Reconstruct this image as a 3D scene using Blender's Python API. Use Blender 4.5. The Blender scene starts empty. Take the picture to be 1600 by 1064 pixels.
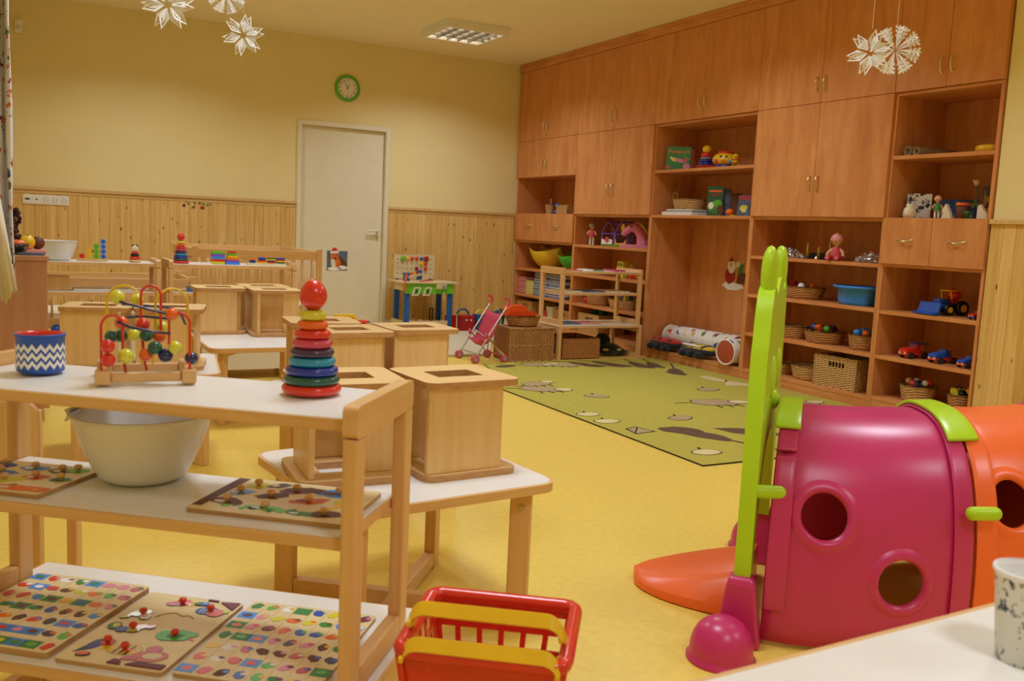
import bpy, math, random
from mathutils import Vector, Matrix
R = math.radians
PI = math.pi
SC = bpy.context.scene
COL = SC.collection
random.seed(7)

# ---------------------------------------------------------------- camera
def make_camera():
    yaw, pitch, roll = 0.4943, -0.1207, 0.0461
    fw = Vector((math.sin(yaw)*math.cos(pitch), math.cos(yaw)*math.cos(pitch), math.sin(pitch)))
    right = Vector((math.cos(yaw), -math.sin(yaw), 0))
    up = right.cross(fw)
    r2 = right*math.cos(roll) + up*math.sin(roll)
    u2 = -right*math.sin(roll) + up*math.cos(roll)
    m = Matrix((( r2.x, u2.x, -fw.x, 0), (r2.y, u2.y, -fw.y, 0), (r2.z, u2.z, -fw.z, 1.05), (0, 0, 0, 1)))
    cd = bpy.data.cameras.new('camera'); co = bpy.data.objects.new('camera', cd)
    COL.objects.link(co); co.matrix_world = m
    cd.sensor_width = 36; cd.lens = 1422.37/1600*36
    cd.clip_start = 0.05; cd.clip_end = 60
    cd.dof.use_dof = True; cd.dof.focus_distance = 3.6; cd.dof.aperture_fstop = 6.3
    SC.camera = co
make_camera()

# ---------------------------------------------------------------- world, exposure
w = bpy.data.worlds.new('room_air'); SC.world = w; w.use_nodes = True
bg = w.node_tree.nodes['Background']
bg.inputs[0].default_value = (0.9, 0.75, 0.5, 1); bg.inputs[1].default_value = 0.01
SC.view_settings.view_transform = 'Standard'; SC.view_settings.look = 'None'
SC.view_settings.gamma = 1; SC.view_settings.use_curve_mapping = False
SC.view_settings.exposure = 0.0
SC.cycles.sample_clamp_indirect = 6
SC.cycles.max_bounces = 8

LAMP_COLOUR = (0.76, 0.87, 1.0)
LAMP_POWER = 18.9
def lamp_light(x, y):          # the light that leaves one louvre luminaire, cut off at the louvre's angle
    ld = bpy.data.lights.new('lamp_light', 'AREA'); ld.shape = 'SQUARE'; ld.size = 0.5
    ld.energy = LAMP_POWER; ld.color = LAMP_COLOUR; ld.spread = R(142)
    lo = bpy.data.objects.new('lamp_light', ld); COL.objects.link(lo)
    lo.location = (x, y, 2.752)
    return lo
LAMP_SPOTS = [(3.53, 7.72), (0.95, 7.5), (3.53, 4.9), (0.95, 4.9), (3.53, 2.1), (0.95, 2.1), (3.53, -0.6), (0.95, -0.6)]

# ---------------------------------------------------------------- colours and materials
def lin(h):
    h = h.lstrip('#'); o = []
    for i in (0, 2, 4):
        c = int(h[i:i+2], 16)/255
        o.append(c/12.92 if c <= 0.04045 else ((c+0.055)/1.055)**2.4)
    return (*o, 1)
MATS = {}
def nodes(name):
    m = bpy.data.materials.new(name); m.use_nodes = True
    nt = m.node_tree; b = nt.nodes['Principled BSDF']; MATS[name] = m
    return m, nt, b
def N(nt, t, **kw):
    n = nt.nodes.new(t)
    for k, v in kw.items(): setattr(n, k, v)
    return n
def ramp(nt, stops):
    r = nt.nodes.new('ShaderNodeValToRGB'); e = r.color_ramp.elements
    e[0].position, e[0].color = stops[0][0], stops[0][1]
    e[1].position, e[1].color = stops[1][0], stops[1][1]
    for p, c in stops[2:]:
        x = e.new(p); x.color = c
    return r
def mixc(nt, fac, a, b, mode='MIX'):
    n = nt.nodes.new('ShaderNodeMix'); n.data_type = 'RGBA'; n.blend_type = mode
    for s, v in ((0, fac), (6, a), (7, b)):
        if isinstance(v, (int, float)): n.inputs[s].default_value = v
        elif isinstance(v, tuple): n.inputs[s].default_value = v
        else: nt.links.new(v, n.inputs[s])
    return n.outputs[2]
def plain(name, h, rough=0.5, metal=0, coat=0, var=0.06, scale=9, bump=0.0, spec=0.5, sheen=0):
    m, nt, b = nodes(name); L = nt.links.new
    tc = N(nt, 'ShaderNodeTexCoord'); no = N(nt, 'ShaderNodeTexNoise'); no.inputs['Scale'].default_value = scale
    no.inputs['Detail'].default_value = 4
    L(tc.outputs['Object'], no.inputs['Vector'])
    c = lin(h); a = tuple(x*(1-var) for x in c[:3])+(1,); d = tuple(min(1, x*(1+var)) for x in c[:3])+(1,)
    r = ramp(nt, [(0.3, a), (0.7, d)]); L(no.outputs['Fac'], r.inputs[0]); L(r.outputs[0], b.inputs['Base Color'])
    b.inputs['Roughness'].default_value = rough; b.inputs['Metallic'].default_value = metal
    b.inputs['Coat Weight'].default_value = coat; b.inputs['Specular IOR Level'].default_value = spec
    b.inputs['Sheen Weight'].default_value = sheen
    if bump:
        bu = N(nt, 'ShaderNodeBump'); bu.inputs['Strength'].default_value = bump; bu.inputs['Distance'].default_value = 0.01
        n2 = N(nt, 'ShaderNodeTexNoise'); n2.inputs['Scale'].default_value = scale*12; L(tc.outputs['Object'], n2.inputs['Vector'])
        L(n2.outputs['Fac'], bu.inputs['Height']); L(bu.outputs[0], b.inputs['Normal'])
    return m
def wood(name, c1, c2, c3, axis='Z', rough=0.42, stretch=14, scale=1.6, spec=0.4):
    m, nt, b = nodes(name); L = nt.links.new
    tc = N(nt, 'ShaderNodeTexCoord'); mp = N(nt, 'ShaderNodeMapping')
    s = [stretch]*3; s['XYZ'.index(axis)] = 1.0
    mp.inputs['Scale'].default_value = s
    L(tc.outputs['Object'], mp.inputs['Vector'])
    n1 = N(nt, 'ShaderNodeTexNoise'); n1.inputs['Scale'].default_value = scale; n1.inputs['Detail'].default_value = 8
    n1.inputs['Roughness'].default_value = 0.62; n1.inputs['Distortion'].default_value = 0.6
    L(mp.outputs[0], n1.inputs['Vector'])
    r = ramp(nt, [(0.28, lin(c2)), (0.52, lin(c1)), (0.76, lin(c3))]); L(n1.outputs['Fac'], r.inputs[0])
    n2 = N(nt, 'ShaderNodeTexNoise'); n2.inputs['Scale'].default_value = 1.4; L(tc.outputs['Object'], n2.inputs['Vector'])
    r2 = ramp(nt, [(0.3, (0.90, 0.90, 0.90, 1)), (0.7, (1, 1, 1, 1))]); L(n2.outputs['Fac'], r2.inputs[0])
    L(mixc(nt, 1.0, r.outputs[0], r2.outputs[0], 'MULTIPLY'), b.inputs['Base Color'])
    b.inputs['Roughness'].default_value = rough; b.inputs['Specular IOR Level'].default_value = spec
    return m
def pine(name, axis):         # tongue-and-groove spruce: tone per board, grain, knots; boards 8.5 cm along `axis`
    m, nt, b = nodes(name); L = nt.links.new
    tc = N(nt, 'ShaderNodeTexCoord'); sp = N(nt, 'ShaderNodeSeparateXYZ'); L(tc.outputs['Object'], sp.inputs[0])
    src = sp.outputs['XYZ'.index(axis)]
    dv = N(nt, 'ShaderNodeMath', operation='DIVIDE'); L(src, dv.inputs[0]); dv.inputs[1].default_value = 0.085
    fl = N(nt, 'ShaderNodeMath', operation='FLOOR'); L(dv.outputs[0], fl.inputs[0])
    wn = N(nt, 'ShaderNodeTexWhiteNoise', noise_dimensions='1D'); L(fl.outputs[0], wn.inputs['W'])
    cb = N(nt, 'ShaderNodeCombineXYZ'); mu = N(nt, 'ShaderNodeMath', operation='MULTIPLY'); L(wn.outputs[0], mu.inputs[0]); mu.inputs[1].default_value = 37
    L(mu.outputs[0], cb.inputs[2])
    ad = N(nt, 'ShaderNodeVectorMath', operation='ADD'); L(tc.outputs['Object'], ad.inputs[0]); L(cb.outputs[0], ad.inputs[1])
    mp = N(nt, 'ShaderNodeMapping'); mp.inputs['Scale'].default_value = (26, 26, 1.1); L(ad.outputs[0], mp.inputs['Vector'])
    n1 = N(nt, 'ShaderNodeTexNoise'); n1.inputs['Scale'].default_value = 1.5; n1.inputs['Detail'].default_value = 6; n1.inputs['Distortion'].default_value = 0.9
    L(mp.outputs[0], n1.inputs['Vector'])
    r = ramp(nt, [(0.28, lin('DEAE5E')), (0.55, lin('EDC67C')), (0.75, lin('F2D08C'))]); L(n1.outputs['Fac'], r.inputs[0])
    tone = ramp(nt, [(0.0, (0.90, 0.86, 0.80, 1)), (1.0, (1, 1, 1, 1))]); L(wn.outputs[0], tone.inputs[0])
    c = mixc(nt, 1.0, r.outputs[0], tone.outputs[0], 'MULTIPLY')
    mk = N(nt, 'ShaderNodeMapping'); mk.inputs['Scale'].default_value = (14, 14, 7.5); L(ad.outputs[0], mk.inputs['Vector'])
    vo = N(nt, 'ShaderNodeTexVoronoi'); vo.inputs['Scale'].default_value = 1.0; L(mk.outputs[0], vo.inputs['Vector'])
    vr = N(nt, 'ShaderNodeSeparateColor'); L(vo.outputs['Color'], vr.inputs[0])
    gt = N(nt, 'ShaderNodeMath', operation='GREATER_THAN'); L(vr.outputs[0], gt.inputs[0]); gt.inputs[1].default_value = 0.28
    kr = ramp(nt, [(0.06, (1, 1, 1, 1)), (0.17, (0, 0, 0, 1))]); L(vo.outputs['Distance'], kr.inputs[0])
    kf = N(nt, 'ShaderNodeMath', operation='MULTIPLY'); L(kr.outputs[0], kf.inputs[0]); L(gt.outputs[0], kf.inputs[1])
    c = mixc(nt, kf.outputs[0], c, lin('8A5424'))
    L(c, b.inputs['Base Color']); b.inputs['Roughness'].default_value = 0.5; b.inputs['Specular IOR Level'].default_value = 0.3
    return m
def glow(name, h, strength):
    m, nt, b = nodes(name); b.inputs['Base Color'].default_value = lin(h)
    b.inputs['Emission Color'].default_value = lin(h); b.inputs['Emission Strength'].default_value = strength
    return m
def wicker(name, c1, c2, su=90, sv=60):
    m, nt, b = nodes(name); L = nt.links.new
    tc = N(nt, 'ShaderNodeTexCoord'); sp = N(nt, 'ShaderNodeSeparateXYZ'); L(tc.outputs['Object'], sp.inputs[0])
    xy = N(nt, 'ShaderNodeMath', operation='ADD'); L(sp.outputs[0], xy.inputs[0]); L(sp.outputs[1], xy.inputs[1])
    def sine(src, k, ph=None):
        a = N(nt, 'ShaderNodeMath', operation='MULTIPLY'); L(src, a.inputs[0]); a.inputs[1].default_value = k
        o = a.outputs[0]
        if ph is not None:
            ad = N(nt, 'ShaderNodeMath', operation='ADD'); L(o, ad.inputs[0]); L(ph, ad.inputs[1]); o = ad.outputs[0]
        s = N(nt, 'ShaderNodeMath', operation='SINE'); L(o, s.inputs[0]); return s.outputs[0]
    a = sine(xy.outputs[0], su); z = sine(sp.outputs[2], sv*6.28)
    ml = N(nt, 'ShaderNodeMath', operation='MULTIPLY'); L(a, ml.inputs[0]); L(z, ml.inputs[1])
    no = N(nt, 'ShaderNodeTexNoise'); no.inputs['Scale'].default_value = 60; L(tc.outputs['Object'], no.inputs['Vector'])
    ad = N(nt, 'ShaderNodeMath', operation='ADD'); L(ml.outputs[0], ad.inputs[0]); L(no.outputs['Fac'], ad.inputs[1])
    r = ramp(nt, [(0.1, lin(c2)), (0.75, lin(c1))]); L(ad.outputs[0], r.inputs[0])
    L(r.outputs[0], b.inputs['Base Color']); b.inputs['Roughness'].default_value = 0.55
    bu = N(nt, 'ShaderNodeBump'); bu.inputs['Strength'].default_value = 0.8; bu.inputs['Distance'].default_value = 0.004
    L(ad.outputs[0], bu.inputs['Height']); L(bu.outputs[0], b.inputs['Normal'])
    return m
def spotted(name, base, spots, scale=18, thr=0.5, rough=0.8):   # printed cloth or print: coloured blobs on a ground
    m, nt, b = nodes(name); L = nt.links.new
    tc = N(nt, 'ShaderNodeTexCoord'); vo = N(nt, 'ShaderNodeTexVoronoi'); vo.inputs['Scale'].default_value = scale
    no = N(nt, 'ShaderNodeTexNoise'); no.inputs['Scale'].default_value = scale*2.2
    L(tc.outputs['Object'], no.inputs['Vector'])
    mx = mixc(nt, 0.06, tc.outputs['Object'], no.outputs['Color'])
    L(mx, vo.inputs['Vector'])
    sc = N(nt, 'ShaderNodeSeparateColor'); L(vo.outputs['Color'], sc.inputs[0])
    st = [(i/len(spots), lin(c)) for i, c in enumerate(spots)]
    r = ramp(nt, st if len(st) > 1 else st+[(1, st[0][1])]); r.color_ramp.interpolation = 'CONSTANT'; L(sc.outputs[0], r.inputs[0])
    k = ramp(nt, [(thr*0.8, (1, 1, 1, 1)), (thr*0.9, (0, 0, 0, 1))]); L(vo.outputs['Distance'], k.inputs[0])
    gt = N(nt, 'ShaderNodeMath', operation='GREATER_THAN'); L(sc.outputs[1], gt.inputs[0]); gt.inputs[1].default_value = 0.3
    f = N(nt, 'ShaderNodeMath', operation='MULTIPLY'); L(k.outputs[0], f.inputs[0]); L(gt.outputs[0], f.inputs[1])
    L(mixc(nt, f.outputs[0], lin(base), r.outputs[0]), b.inputs['Base Color']); b.inputs['Roughness'].default_value = rough
    return m

plain('wall_paint', 'F2DFA2', 0.85, var=0.02, scale=3, bump=0.05)
plain('wall_white', 'E8DCB0', 0.85, var=0.02, scale=3)
plain('ceiling_paint', 'FBEAC8', 0.9, var=0.01, scale=3)
plain('floor_lino', 'F2D162', 0.33, var=0.05, scale=40, spec=0.35)
plain('door_paint', 'EDE2C4', 0.5, var=0.02)
plain('white_plastic', 'F2EEE4', 0.35, var=0.02)
plain('white_laminate', 'F4EFE8', 0.3, var=0.015)
plain('cream_plastic', 'EDE5CE', 0.4, var=0.02)
wood('calvados', 'DE9356', 'CE7F48', 'EAA56A', 'Z', 0.4, 5, 2.6)
wood('calvados_y', 'DE9356', 'CE7F48', 'EAA56A', 'Y', 0.4, 5, 2.6)
wood('pink_beech', 'D39A76', 'CB9170', 'D8A27E', 'Z', 0.4, 16, 1.5)
wood('beech_x', 'EDBC7E', 'E2AE70', 'F3C990', 'X', 0.38, 18, 2)
wood('beech_y', 'EDBC7E', 'E2AE70', 'F3C990', 'Y', 0.38, 18, 2)
wood('beech', 'EDBC7E', 'E2AE70', 'F3C990', 'Z', 0.38, 18, 2)
wood('ply', 'F4C887', 'EABA78', 'F8D296', 'Z', 0.36, 12, 2.2)
wood('ply_flat', 'F4CB8C', 'EABE7E', 'F8D69E', 'X', 0.36, 12, 2.2)
wood('ply_edge', 'CF9A62', 'BC8650', 'DCAE78', 'X', 0.45, 3, 30)
wood('puzzle_wood', 'F4DEA6', 'ECD298', 'F8E6B6', 'X', 0.45, 8, 3)
wood('dark_ply', 'C79A62', 'A9794A', 'D3A870', 'X', 0.5, 8, 2)
pine('pine_x', 'X'); pine('pine_y', 'Y')
wood('pine_rail', 'E0B877', 'CFA262', 'EBC88E', 'X', 0.45, 20, 1.5)
plain('cardboard', '9A8460', .8)
plain('brass', 'DCCBA0', 0.28, metal=1, var=0.02)
plain('louvre', '8A8478', 0.35, metal=.8, var=.02)
plain('steel', 'C9C4BA', 0.3, metal=1, var=0.02)
plain('black', '17161A', 0.4); plain('dark_grey', '3A3838', 0.5)
plain('red', 'E0301E', 0.28, coat=0.4); plain('crimson', 'A81C22', 0.4)
plain('orange', 'F26A1B', 0.3, coat=0.3); plain('yellow', 'F2C21A', 0.3, coat=0.3)
plain('lemon', 'DFD83A', 0.28, coat=0.4); plain('green', '5DBB2A', 0.35); plain('dark_green', '1C5A48', 0.28, coat=0.4)
plain('leaf', '3C8A3A', 0.5); plain('blue', '2456B8', 0.35); plain('navy', '1E2150', 0.28, coat=0.4)
plain('sky', '3A90F0', 0.35); plain('teal', '1F93B8', 0.28, coat=0.4); plain('royal', '1F2F9A', 0.28, coat=0.4)
plain('plum', '43264E', 0.3, coat=0.4); plain('rose', 'CF4560', 0.28, coat=0.4); plain('pink', 'E58BA8', 0.4)
plain('purple', '7A55C8', 0.4); plain('brown', '6B3A1E', 0.6); plain('cream', 'EDE0C0', 0.6)
plain('skin', 'E5AE86', 0.5); plain('white_paper', 'F7F3EE', 0.6); plain('grey', '9B9A96', 0.5)
plain('puce', '7A3550', 0.5)
wicker('wicker', 'D89C56', '7E4C20', 100, 62); wicker('wicker_light', 'E6B872', '9A6830', 100, 62); wicker('wicker_red', 'DC9650', '7E4A1E', 100, 62)

# ---------------------------------------------------------------- mesh builder
class MB:
    def __init__(s): s.v = []; s.f = []; s.m = []; s.sm = []; s.T = Matrix.Identity(4)
    def _add(s, vs, fs, mat, smooth=False):
        b = len(s.v)
        for p in vs: s.v.append(tuple(s.T @ Vector(p)))
        flip = s.T.determinant() < 0
        for f in fs:
            f = [b+i for i in f]
            s.f.append(f[::-1] if flip else f); s.m.append(mat); s.sm.append(smooth)
        return s
    def box(s, x0, y0, z0, x1, y1, z1, mat):
        x0, x1 = min(x0, x1), max(x0, x1); y0, y1 = min(y0, y1), max(y0, y1); z0, z1 = min(z0, z1), max(z0, z1)
        v = [(x0,y0,z0),(x1,y0,z0),(x1,y1,z0),(x0,y1,z0),(x0,y0,z1),(x1,y0,z1),(x1,y1,z1),(x0,y1,z1)]
        return s._add(v, [(0,3,2,1),(4,5,6,7),(0,1,5,4),(1,2,6,5),(2,3,7,6),(3,0,4,7)], mat)
    def cbox(s, cx, cy, cz, sx, sy, sz, mat): return s.box(cx-sx/2, cy-sy/2, cz-sz/2, cx+sx/2, cy+sy/2, cz+sz/2, mat)
    def prism(s, pts, h0, h1, mat, ax='Z', side=None, smooth=False):
        # pts counter-clockwise 2-D; extruded along ax
        def P(a, b, h): return {'Z': (a, b, h), 'Y': (a, h, b), 'X': (h, a, b)}[ax]
        n = len(pts); v = [P(a, b, h0) for a, b in pts]+[P(a, b, h1) for a, b in pts]
        caps = [list(range(n))[::-1], list(range(n, 2*n))]
        sides = [(i, (i+1) % n, n+(i+1) % n, n+i) for i in range(n)]
        if ax == 'Y': caps = [c[::-1] for c in caps]; sides = [q[::-1] for q in sides]
        b = len(s.v)
        s._add(v, caps, mat)
        s._add(v, sides, side or mat, smooth); return s
    def ring(s, outer, inner, h0, h1, mat, ax='Z', side=None):   # plate with a hole: outer, inner same point count
        def P(a, b, h): return {'Z': (a, b, h), 'Y': (a, h, b), 'X': (h, a, b)}[ax]
        n = len(outer); v = []
        for h in (h0, h1):
            v += [P(a, b, h) for a, b in outer]; v += [P(a, b, h) for a, b in inner]
        top = []; bot = []; so = []; si = []
        for i in range(n):
            j = (i+1) % n
            bot.append((i, n+i, n+j, j)); top.append((2*n+i, 2*n+j, 3*n+j, 3*n+i))
            so.append((i, j, 2*n+j, 2*n+i)); si.append((n+j, n+i, 3*n+i, 3*n+j))
        if ax == 'Y': bot, top, so, si = [[q[::-1] for q in k] for k in (bot, top, so, si)]
        s._add(v, top+bot, mat); s._add(v, so+si, side or mat); return s
    def lathe(s, prof, c, mat, seg=32, cap=True, mats=None, sx=1, sy=1, ax='Z'):
        v = []; n = len(prof)
        for r, z in prof:
            for k in range(seg):
                a = 2*PI*k/seg; p = (r*math.cos(a)*sx, r*math.sin(a)*sy, z)
                if ax == 'Y': p = (p[0], -p[2], p[1])
                if ax == 'X': p = (p[2], p[1], -p[0])
                v.append((c[0]+p[0], c[1]+p[1], c[2]+p[2]))
        for i in range(n-1):
            fs = [(i*seg+k, i*seg+(k+1) % seg, (i+1)*seg+(k+1) % seg, (i+1)*seg+k) for k in range(seg)]
            mm = mats[i] if mats else mat
            b = len(s.v)
            if i == 0: base = b; s._add(v, [], mm)
            for f in fs: s.f.append([base+q for q in f]); s.m.append(mm); s.sm.append(True)
        if n and cap:
            if prof[0][0] > 1e-5: s.f.append([base+q for q in range(seg)][::-1]); s.m.append(mats[0] if mats else mat); s.sm.append(False)
            if prof[-1][0] > 1e-5: s.f.append([base+(n-1)*seg+q for q in range(seg)]); s.m.append(mats[-1] if mats else mat); s.sm.append(False)
        return s
    def sph(s, c, r, mat, seg=20, rings=12):
        if isinstance(r, (int, float)): r = (r, r, r)
        T0 = s.T; s.T = T0 @ Matrix.Translation(c) @ Matrix.Diagonal((*r, 1))
        pr = [(max(1e-6, math.sin(PI*i/rings)), -math.cos(PI*i/rings)) for i in range(rings+1)]
        s.lathe(pr, (0, 0, 0), mat, seg, cap=False); s.T = T0; return s
    def cyl(s, c, r, h, mat, seg=24, ax='Z', r2=None):
        return s.lathe([(r, 0), (r if r2 is None else r2, h)], c, mat, seg, ax=ax)
    def tube(s, pts, r, mat, seg=8, closed=False):
        pts = [Vector(p) for p in pts]; n = len(pts); v = []; up = Vector((0, 0, 1)); rr = r if isinstance(r, (list, tuple)) else [r]*n
        prev = None
        for i, p in enumerate(pts):
            a = pts[i-1] if (i > 0 or closed) else p; b = pts[(i+1) % n] if (i < n-1 or closed) else p
            t = (b-a).normalized()
            if prev is None:
                q = up if abs(t.z) < 0.9 else Vector((1, 0, 0)); x = t.cross(q).normalized()
            else: x = (prev - t*prev.dot(t)).normalized()
            prev = x; y = t.cross(x)
            for k in range(seg):
                g = 2*PI*k/seg; v.append(p + (x*math.cos(g)+y*math.sin(g))*rr[i])
        fs = []
        for i in range(n if closed else n-1):
            j = (i+1) % n
            for k in range(seg): fs.append((i*seg+k, i*seg+(k+1) % seg, j*seg+(k+1) % seg, j*seg+k))
        s._add(v, fs, mat, True)
        if not closed: s._add(v, [list(range(seg))[::-1], [(n-1)*seg+k for k in range(seg)]], mat)
        return s
    def bar(s, a, b, w, d, mat):     # rectangular bar from a to b
        a, b = Vector(a), Vector(b); t = (b-a).normalized(); q = Vector((0, 0, 1)) if abs(t.z) < 0.95 else Vector((0, 1, 0))
        x = t.cross(q).normalized(); y = x.cross(t)
        v = []
        for p in (a, b):
            for i, j in ((-1, -1), (1, -1), (1, 1), (-1, 1)): v.append(p+x*i*w/2+y*j*d/2)
        return s._add(v, [(0,1,2,3),(7,6,5,4),(0,4,5,1),(1,5,6,2),(2,6,7,3),(3,7,4,0)], mat)
    def poly(s, pts, mat): return s._add(pts, [list(range(len(pts)))], mat)
    def build(s, name, parent=None, bevel=0, seg=2, loc=None, sub=0, solid=0, label=None):
        me = bpy.data.meshes.new(name); me.from_pydata(s.v, [], s.f)
        ms = []
        for m in s.m:
            if m not in ms: ms.append(m)
        for m in ms: me.materials.append(MATS[m])
        idx = {m: i for i, m in enumerate(ms)}
        me.polygons.foreach_set('material_index', [idx[m] for m in s.m])
        me.polygons.foreach_set('use_smooth', s.sm)
        me.update(); me.validate()
        o = bpy.data.objects.new(name, me); COL.objects.link(o)
        if parent: o.parent = parent
        if loc: o.location = loc
        if solid:
            k = o.modifiers.new('solid', 'SOLIDIFY'); k.thickness = solid; k.offset = 0
        if bevel:
            k = o.modifiers.new('bevel', 'BEVEL'); k.width = bevel; k.segments = seg; k.limit_method = 'ANGLE'; k.angle_limit = R(40)
            k.harden_normals = False
        if sub:
            k = o.modifiers.new('sub', 'SUBSURF'); k.levels = sub; k.render_levels = sub
        if label: o['label'] = label
        return o
def rrect(x0, y0, x1, y1, r, n=5):
    pts = []
    for cx, cy, a0 in ((x1-r, y0+r, -90), (x1-r, y1-r, 0), (x0+r, y1-r, 90), (x0+r, y0+r, 180)):
        for i in range(n+1):
            a = R(a0+90*i/n); pts.append((cx+r*math.cos(a), cy+r*math.sin(a)))
    return pts
def ell(cx, cy, rx, ry, n=20, rot=0, wob=0, seed=0):
    rd = random.Random(seed); o = []
    for i in range(n):
        a = 2*PI*i/n; k = 1+wob*(rd.random()-0.5)*2
        x, y = rx*k*math.cos(a), ry*k*math.sin(a)
        o.append((cx+x*math.cos(rot)-y*math.sin(rot), cy+x*math.sin(rot)+y*math.cos(rot)))
    return o
def thing(name, label, cat, loc=(0, 0, 0), rz=0, group=None):
    o = bpy.data.objects.new(name, None); COL.objects.link(o); o.location = loc; o.rotation_euler = (0, 0, rz)
    o.empty_display_size = 0.05
    o['label'] = label; o['category'] = cat
    if group: o['group'] = group
    return o
def tag(o, label, cat, group=None):
    o['label'] = label; o['category'] = cat
    if group: o['group'] = group
    return o
def place(o, loc, rz=0): o.location = loc; o.rotation_euler = (0, 0, rz); return o
def struct(o): o['kind'] = 'structure'; return o
def dup(root, loc, rz, label, group=None):
    r = root.copy(); COL.objects.link(r); r.location = loc; r.rotation_euler = (0, 0, rz); r['label'] = label
    if group: r['group'] = group
    for ch in list(root.children):
        c = ch.copy(); COL.objects.link(c); c.parent = r
        for g in list(ch.children):
            d = g.copy(); COL.objects.link(d); d.parent = c
    return r
def text_mesh(name, body, size, mat, parent, matrix, extrude=0.0006):
    cu = bpy.data.curves.new('lettering', 'FONT'); cu.body = body; cu.size = size; cu.extrude = extrude
    cu.align_x = 'CENTER'; cu.align_y = 'CENTER'
    to = bpy.data.objects.new('lettering', cu); COL.objects.link(to)
    bpy.context.view_layer.update()
    dg = bpy.context.evaluated_depsgraph_get()
    me = bpy.data.meshes.new_from_object(to.evaluated_get(dg)); me.materials.clear(); me.materials.append(MATS[mat])
    bpy.data.objects.remove(to)
    o = bpy.data.objects.new(name, me); COL.objects.link(o); o.parent = parent; o.matrix_local = matrix
    return o

# ---------------------------------------------------------------- the room
XL, XC, XR, YB, YF, ZC = -0.42, 4.811, 5.30, 8.98, -2.2, 2.827
mb = MB(); mb.box(XL-.15, YF-.15, -.1, XR+.4, YB+.15, 0, 'floor_lino'); struct(mb.build('floor'))
mb = MB(); mb.box(XL-.15, YF-.15, ZC, XR+.4, YB+.15, ZC+.1, 'ceiling_paint'); struct(mb.build('ceiling'))
DX0, DX1, DZ = 2.362, 3.316, 2.024
mb = MB(); mb.box(XL-.15, YB, 0, DX0, YB+.15, ZC, 'wall_paint'); mb.box(DX1, YB, 0, XR+.4, YB+.15, ZC, 'wall_paint')
mb.box(DX0, YB, DZ, DX1, YB+.15, ZC, 'wall_paint'); struct(mb.build('wall_back'))
mb = MB(); mb.box(XL-.15, YF, 0, XL, YB, ZC, 'wall_paint'); struct(mb.build('wall_left'))
mb = MB(); mb.box(XR, YF, 0, XR+.15, YB, ZC, 'wall_paint'); struct(mb.build('wall_right'))
mb = MB(); mb.box(XL-.15, YF-.15, 0, XR+.4, YF, ZC, 'wall_paint'); struct(mb.build('wall_front'))
mb = MB(); mb.box(XC+.012, 3.085, 0, XR, 3.300, ZC, 'wall_paint'); struct(mb.build('wall_pillar'))
# wainscot of grooved pine boards with a cap rail
WZ = 1.205
def wainscot_x(name, x0, x1, y, face=-1):
    mb = MB(); x = x0
    k = math.floor(x0/0.085)*0.085
    while k < x1-1e-4:
        a, b = max(k, x0)+.002, min(k+.085, x1)-.002
        if b > a+.004: mb.box(a, y-.016, .06, b, y, WZ, 'pine_x')
        k += 0.085
    mb.box(x0, y-.011, .06, x1, y, WZ, 'pine_x')
    return struct(mb.build(name, bevel=.0025, seg=1))
wainscot_x('trim_1', XL, DX0-.002, YB-.001)
wainscot_x('trim_2', DX1+.002, XC-.02, YB-.001)
for i, (a, b) in enumerate(((XL, DX0-.002), (DX1+.002, XC-.02))):
    mb = MB(); mb.box(a, YB-.034, WZ, b, YB-.001, WZ+.028, 'pine_rail'); mb.box(a, YB-.022, WZ-.03, b, YB-.017, WZ, 'pine_rail')
    struct(mb.build('trim_%d' % (i+3), bevel=.004))
    mb = MB(); mb.box(a, YB-.02, 0, b, YB-.001, .06, 'cream_plastic'); struct(mb.build('baseboard_back' if i == 0 else 'baseboard_back_right', bevel=.004))
mb = MB()                                             # pine cladding round the pillar
k = 3.075
for i in range(3):
    mb.box(XC-.006, 3.069+i*.077+.002, 0, XC+.011, 3.069+(i+1)*.077-.002, WZ, 'pine_y')
mb.box(XC-.001, 3.069, 0, XC+.011, 3.30, WZ, 'pine_y')
struct(mb.build('trim_5', bevel=.0025, seg=1))
mb = MB()
for i in range(6): mb.box(XC-.006+i*.082+.002, 3.068, 0, XC-.006+(i+1)*.082-.002, 3.084, WZ, 'pine_x')
mb.box(XC-.004, 3.073, 0, XR-.002, 3.084, WZ, 'pine_x')
struct(mb.build('trim_6', bevel=.0025, seg=1))
mb = MB(); mb.box(XC-.026, 3.046, WZ, XC+.011, 3.30, WZ+.028, 'pine_rail'); mb.box(XC+.0115, 3.046, WZ, XR-.002, 3.084, WZ+.028, 'pine_rail')
struct(mb.build('trim_7', bevel=.004))

# door in the back wall
mb = MB()
for a, b in ((DX0, DX0+.045), (DX1-.045, DX1)): mb.box(a, YB-.018, 0, b, YB+.10, DZ, 'door_paint')
mb.box(DX0+.0451, YB-.018, DZ-.045, DX1-.0451, YB+.10, DZ, 'door_paint')
fr = struct(mb.build('trim_8', bevel=.004))
dr = struct(MB().box(DX0+.047, YB+.035, .006, DX1-.047, YB+.075, DZ-.047, 'door_paint').build('door_1', bevel=.003))
mb = MB(); mb.box(3.100, YB+.028, .93, 3.245, YB+.0345, 1.0, 'cream_plastic'); mb.cyl((3.215, YB+.028, .975), .011, .045, 'cream_plastic', ax='Y')
mb.tube([(3.215, YB-.014, .975), (3.20, YB-.018, .975), (3.11, YB-.018, .977)], .009, 'cream_plastic')
mb.cyl((3.215, YB+.028, .905), .018, .006, 'cream_plastic', ax='Y'); mb.box(3.209, YB+.020, .896, 3.221, YB+.0215, .913, 'black')
dh = mb.build('door_handle', dr)

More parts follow.
